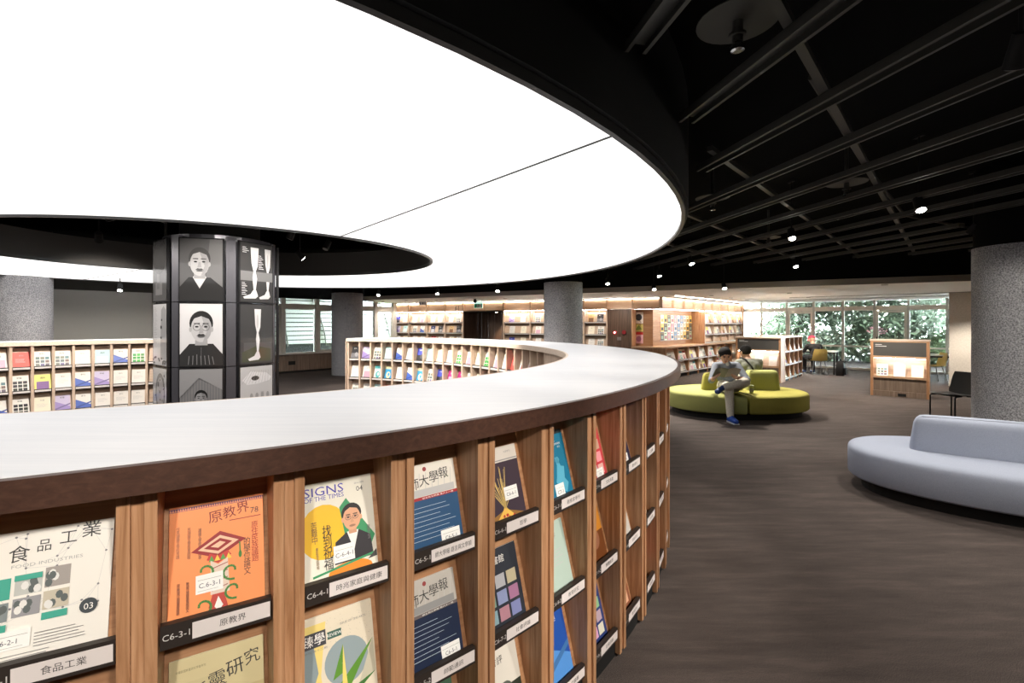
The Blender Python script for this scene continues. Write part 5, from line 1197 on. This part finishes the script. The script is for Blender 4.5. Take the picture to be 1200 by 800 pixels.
cap.loft(L); co = obj('cap', smooth(cap.mesh('cap', RED), 70), p3_, Hc)
obj('peak', MB().prism([(-.075, .085), (-.06, .17), (0, .19), (.06, .17), (.075, .085)], .042, .05).mesh('peak', RED), co, Hc)
bgm = frame((10.12, 14.72), E1)
bag = thing('backpack', 'black backpack standing on the carpet beside the yellow chair', 'bag', bgm)
obj('body', cushion(resample(rounded([(-.17, -.11), (.17, -.11), (.17, .11), (-.17, .11)], .05)), [(0, .02), (.03, 0), (.30, .0), (.40, .02), (.45, .05)], BLKTEE, 'body'), bag, bgm); obj('pocket', cushion(resample(rounded([(-.12, -.16), (.12, -.16), (.12, -.112), (-.12, -.112)], .02)), [(.04, .01), (.06, 0), (.22, 0), (.24, .01)], BLKTEE, 'pocket'), bag, bgm); obj('handle', MB().tube([(-.05, 0, .44), (-.04, 0, .50), (.04, 0, .50), (.05, 0, .44)], .01).mesh('handle', BLKTEE), bag, bgm)
shell_chair(frame((11.55, 13.1), (-.3, -1)), YEL, CHR, 'yellow shell chair partly behind the display stand')
shell_chair(frame((7.2, 7.8), (.12, -1)), plain('black_shell', (.014, .014, .014), .5), BLACK, 'black side chair standing beside the thick speckled column', 'straight', 'side_chair')

# ------------------------------------------------------------------ outside
struct('outside_ground', MB().box(-40, 45, 10, 60, -.45, -.30).mesh('outside_ground', speckle('garden_ground', (.55, .54, .48), (.70, .69, .63), 1.5, .9, .1)))
leafm = [speckle('leaf_%d' % k, c0, c1, 3, .6, 0) for k, (c0, c1) in enumerate((((.12, .17, .11), (.27, .33, .23)), ((.19, .25, .18), (.38, .44, .36)), ((.08, .13, .07), (.20, .27, .15))))]
BARK = speckle('bark', (.06, .05, .04), (.14, .12, .10), 20, .9, .3)
def foliage(r, n, rad, size, zc):
    b = MB()
    for k in range(n):
        d = V(r.gauss(0, 1), r.gauss(0, 1), r.gauss(0, 1)).normalized()*r.random()**.4
        c = V(d.x*rad[0], d.y*rad[1], zc+d.z*rad[2]); u = V(r.gauss(0, 1), r.gauss(0, 1), r.gauss(0, 1)).normalized(); w = u.orthogonal().normalized(); s_ = size*r.uniform(.6, 1.3)
        b.add([c-u*s_, c+w*s_*.5, c+u*s_, c-w*s_*.5], [(0, 1, 2, 3)])
    return b
def shrub(x, y, rad, h, n, k, label, seed, size=.09):
    r = random.Random(seed); M = T(x, y, -.3); t = thing('garden_shrub', label, 'shrub', M, 'shrubs behind the garden glazing')
    f_ = obj('foliage', foliage(r, int(n*2.2), (rad, rad, h/2), size*1.2, h/2).mesh('foliage', leafm[k]), t, M); f_['kind'] = 'stuff'
    for j in range(4): a_ = r.random()*6.28; obj('stem', MB().tube([(0, 0, 0), (.15*math.cos(a_), .15*math.sin(a_), h*.4), (rad*.5*math.cos(a_), rad*.5*math.sin(a_), h*.75)], .02, 6).mesh('stem', BARK), t, M)
def tree(x, y, h, rad, n, k, label, seed, lean=0):
    r = random.Random(seed); M = T(x, y, -.3); t = thing('garden_tree', label, 'tree', M, 'trees behind the garden glazing')
    obj('trunk', MB().tube([(0, 0, 0), (lean*.3, .05, h*.3), (lean*.8, 0, h*.55), (lean, 0, h*.8)], .11, 10).mesh('trunk', BARK), t, M)
    for j in range(6):
        a_ = r.random()*6.28; z0 = h*r.uniform(.3, .6); obj('branch', MB().tube([(lean*z0/h, 0, z0), (lean*.6+rad*.45*math.cos(a_), rad*.45*math.sin(a_), z0+h*.12), (lean+rad*.9*math.cos(a_), rad*.9*math.sin(a_), z0+h*.16)], .035, 7).mesh('branch', BARK), t, M)
    f_ = obj('foliage', foliage(r, int(n*2), (rad*1.15, rad*1.15, rad*.85), .12, h*.72).mesh('foliage', leafm[k]), t, M); f_['kind'] = 'stuff'
Wn = E1
def wp(px, dist):                                          # a spot beyond the glazing, along the sight line through column px
    d = V((px-600)/560, 1, 0); n_ = E1; t_ = (W0-V(0, 0, 0)).dot(n_)/d.dot(n_); p = d*t_; return p+d.normalized()*dist
for k, (px, ds, rad, h, n, c, lb) in enumerate([(905, 2.2, .9, 1.6, 900, 0, 'mid green garden shrub beyond the bookcase end'), (962, 2.6, 1.0, 1.3, 1000, 1, 'pale green low shrub behind the red capped person'), (1000, 3.4, 1.2, 2.2, 1300, 1, 'pale green tall shrub behind the fixed panes'), (1040, 2.8, 1.2, 2.0, 1300, 0, 'mid green shrub behind the display stand'), (1085, 3.2, 1.2, 2.6, 1400, 1, 'pale green shrub behind the second garden door'), (1112, 2.4, .8, 1.3, 700, 2, 'dark green shrub beside the white screen outside'), (930, 4.6, 1.3, 2.7, 1200, 2, 'dark green shrub under the garden tree')]):
    p = wp(px, ds+1.6); shrub(p.x, p.y, rad*1.15, h*1.25, n, c, lb, 40+k)
for k, (px, ds, h, rad, n, c, ln, lb) in enumerate([(925, 3.2, 4.2, 1.6, 1600, 1, .9, 'leaning garden tree beyond the bookcase end'), (985, 4.2, 4.6, 1.8, 1900, 0, -.7, 'garden tree with spreading branches behind the fixed panes'), (1035, 5.2, 4.8, 2.0, 2000, 1, .5, 'broad pale garden tree behind the display stand'), (1095, 5.6, 5, 2.0, 1900, 1, -.3, 'tall pale garden tree behind the second door')]):
    p = wp(px, ds+2.0); tree(p.x, p.y, h, rad, n, c, lb, 70+k, ln)
fl = wp(1028, 3.4); M = T(fl.x, fl.y, -.3); t_ = thing('flowering_bush', 'pink flowering bush behind the fixed pane', 'shrub', M); f_ = obj('blossom', foliage(random.Random(9), 160, (.35, .3, .16), .05, 1.62).mesh('blossom', plain('pink_blossom', (.75, .38, .45), .7)), t_, M); f_['kind'] = 'stuff'; obj('stem', MB().tube([(0, 0, 0), (.05, 0, 1.0), (0, 0, 1.6)], .015, 6).mesh('stem', BARK), t_, M)
sc_ = wp(1112, 1.2); SM = frame((sc_.x, sc_.y), -E2); t_ = thing('garden_screen', 'dark steel lattice screen standing outside the glazing', 'screen', SM)
for k in range(4): obj('post', MB().box(.25*k-.015, .25*k+.015, 0, .03, -.3, 2.6).mesh('post', STEELDK), t_, SM)
for k in range(6): obj('bar', MB().box(-.02, .78, .031, .05, .1+.45*k, .13+.45*k).mesh('bar', STEELDK), t_, SM)
# white louvred building outside the left-hand windows
BM = frame(LW0+Vector((-LWd.y, LWd.x, 0))*5.0, LWd)
lv = thing('louvred_facade', 'white louvred facade with curved dark rods outside the windows', 'building', BM)
LOUV = plain('louvre_white', (.30, .30, .30), .6)
obj('wall', MB().box(-7, 9, .25, .4, -.3, 6).mesh('wall', plain('louvre_gap_shade', (.012, .012, .013), .9)), lv, BM)  # shadow in the louvre gaps put into the colour as near-black
for k in range(26): obj('louvre', MB().box(-7, 9, .0, .03, .72+.19*k, .72+.19*k+.15).mesh('louvre', LOUV), lv, BM @ T(0, .08, 0))
for k in range(9):
    x0 = -6.5+1.7*k; obj('rod', MB().tube([(x0+1.6*math.sin(R(80*j/10)), .02, .5+4.6*(1-math.cos(R(80*j/10)))) if False else (x0+2.0-2.0*(j/10)**1.6, .03, .62+.42*j) for j in range(11)], .03, 6).mesh('rod', STEELDK), lv, BM)
gr = struct('outside_lawn', MB().box(-7, 9, -2.6, -.1, -.3, .02).mesh('outside_lawn', speckle('lawn', (.25, .36, .12), (.40, .50, .22), 8, .9, .1)), BM)
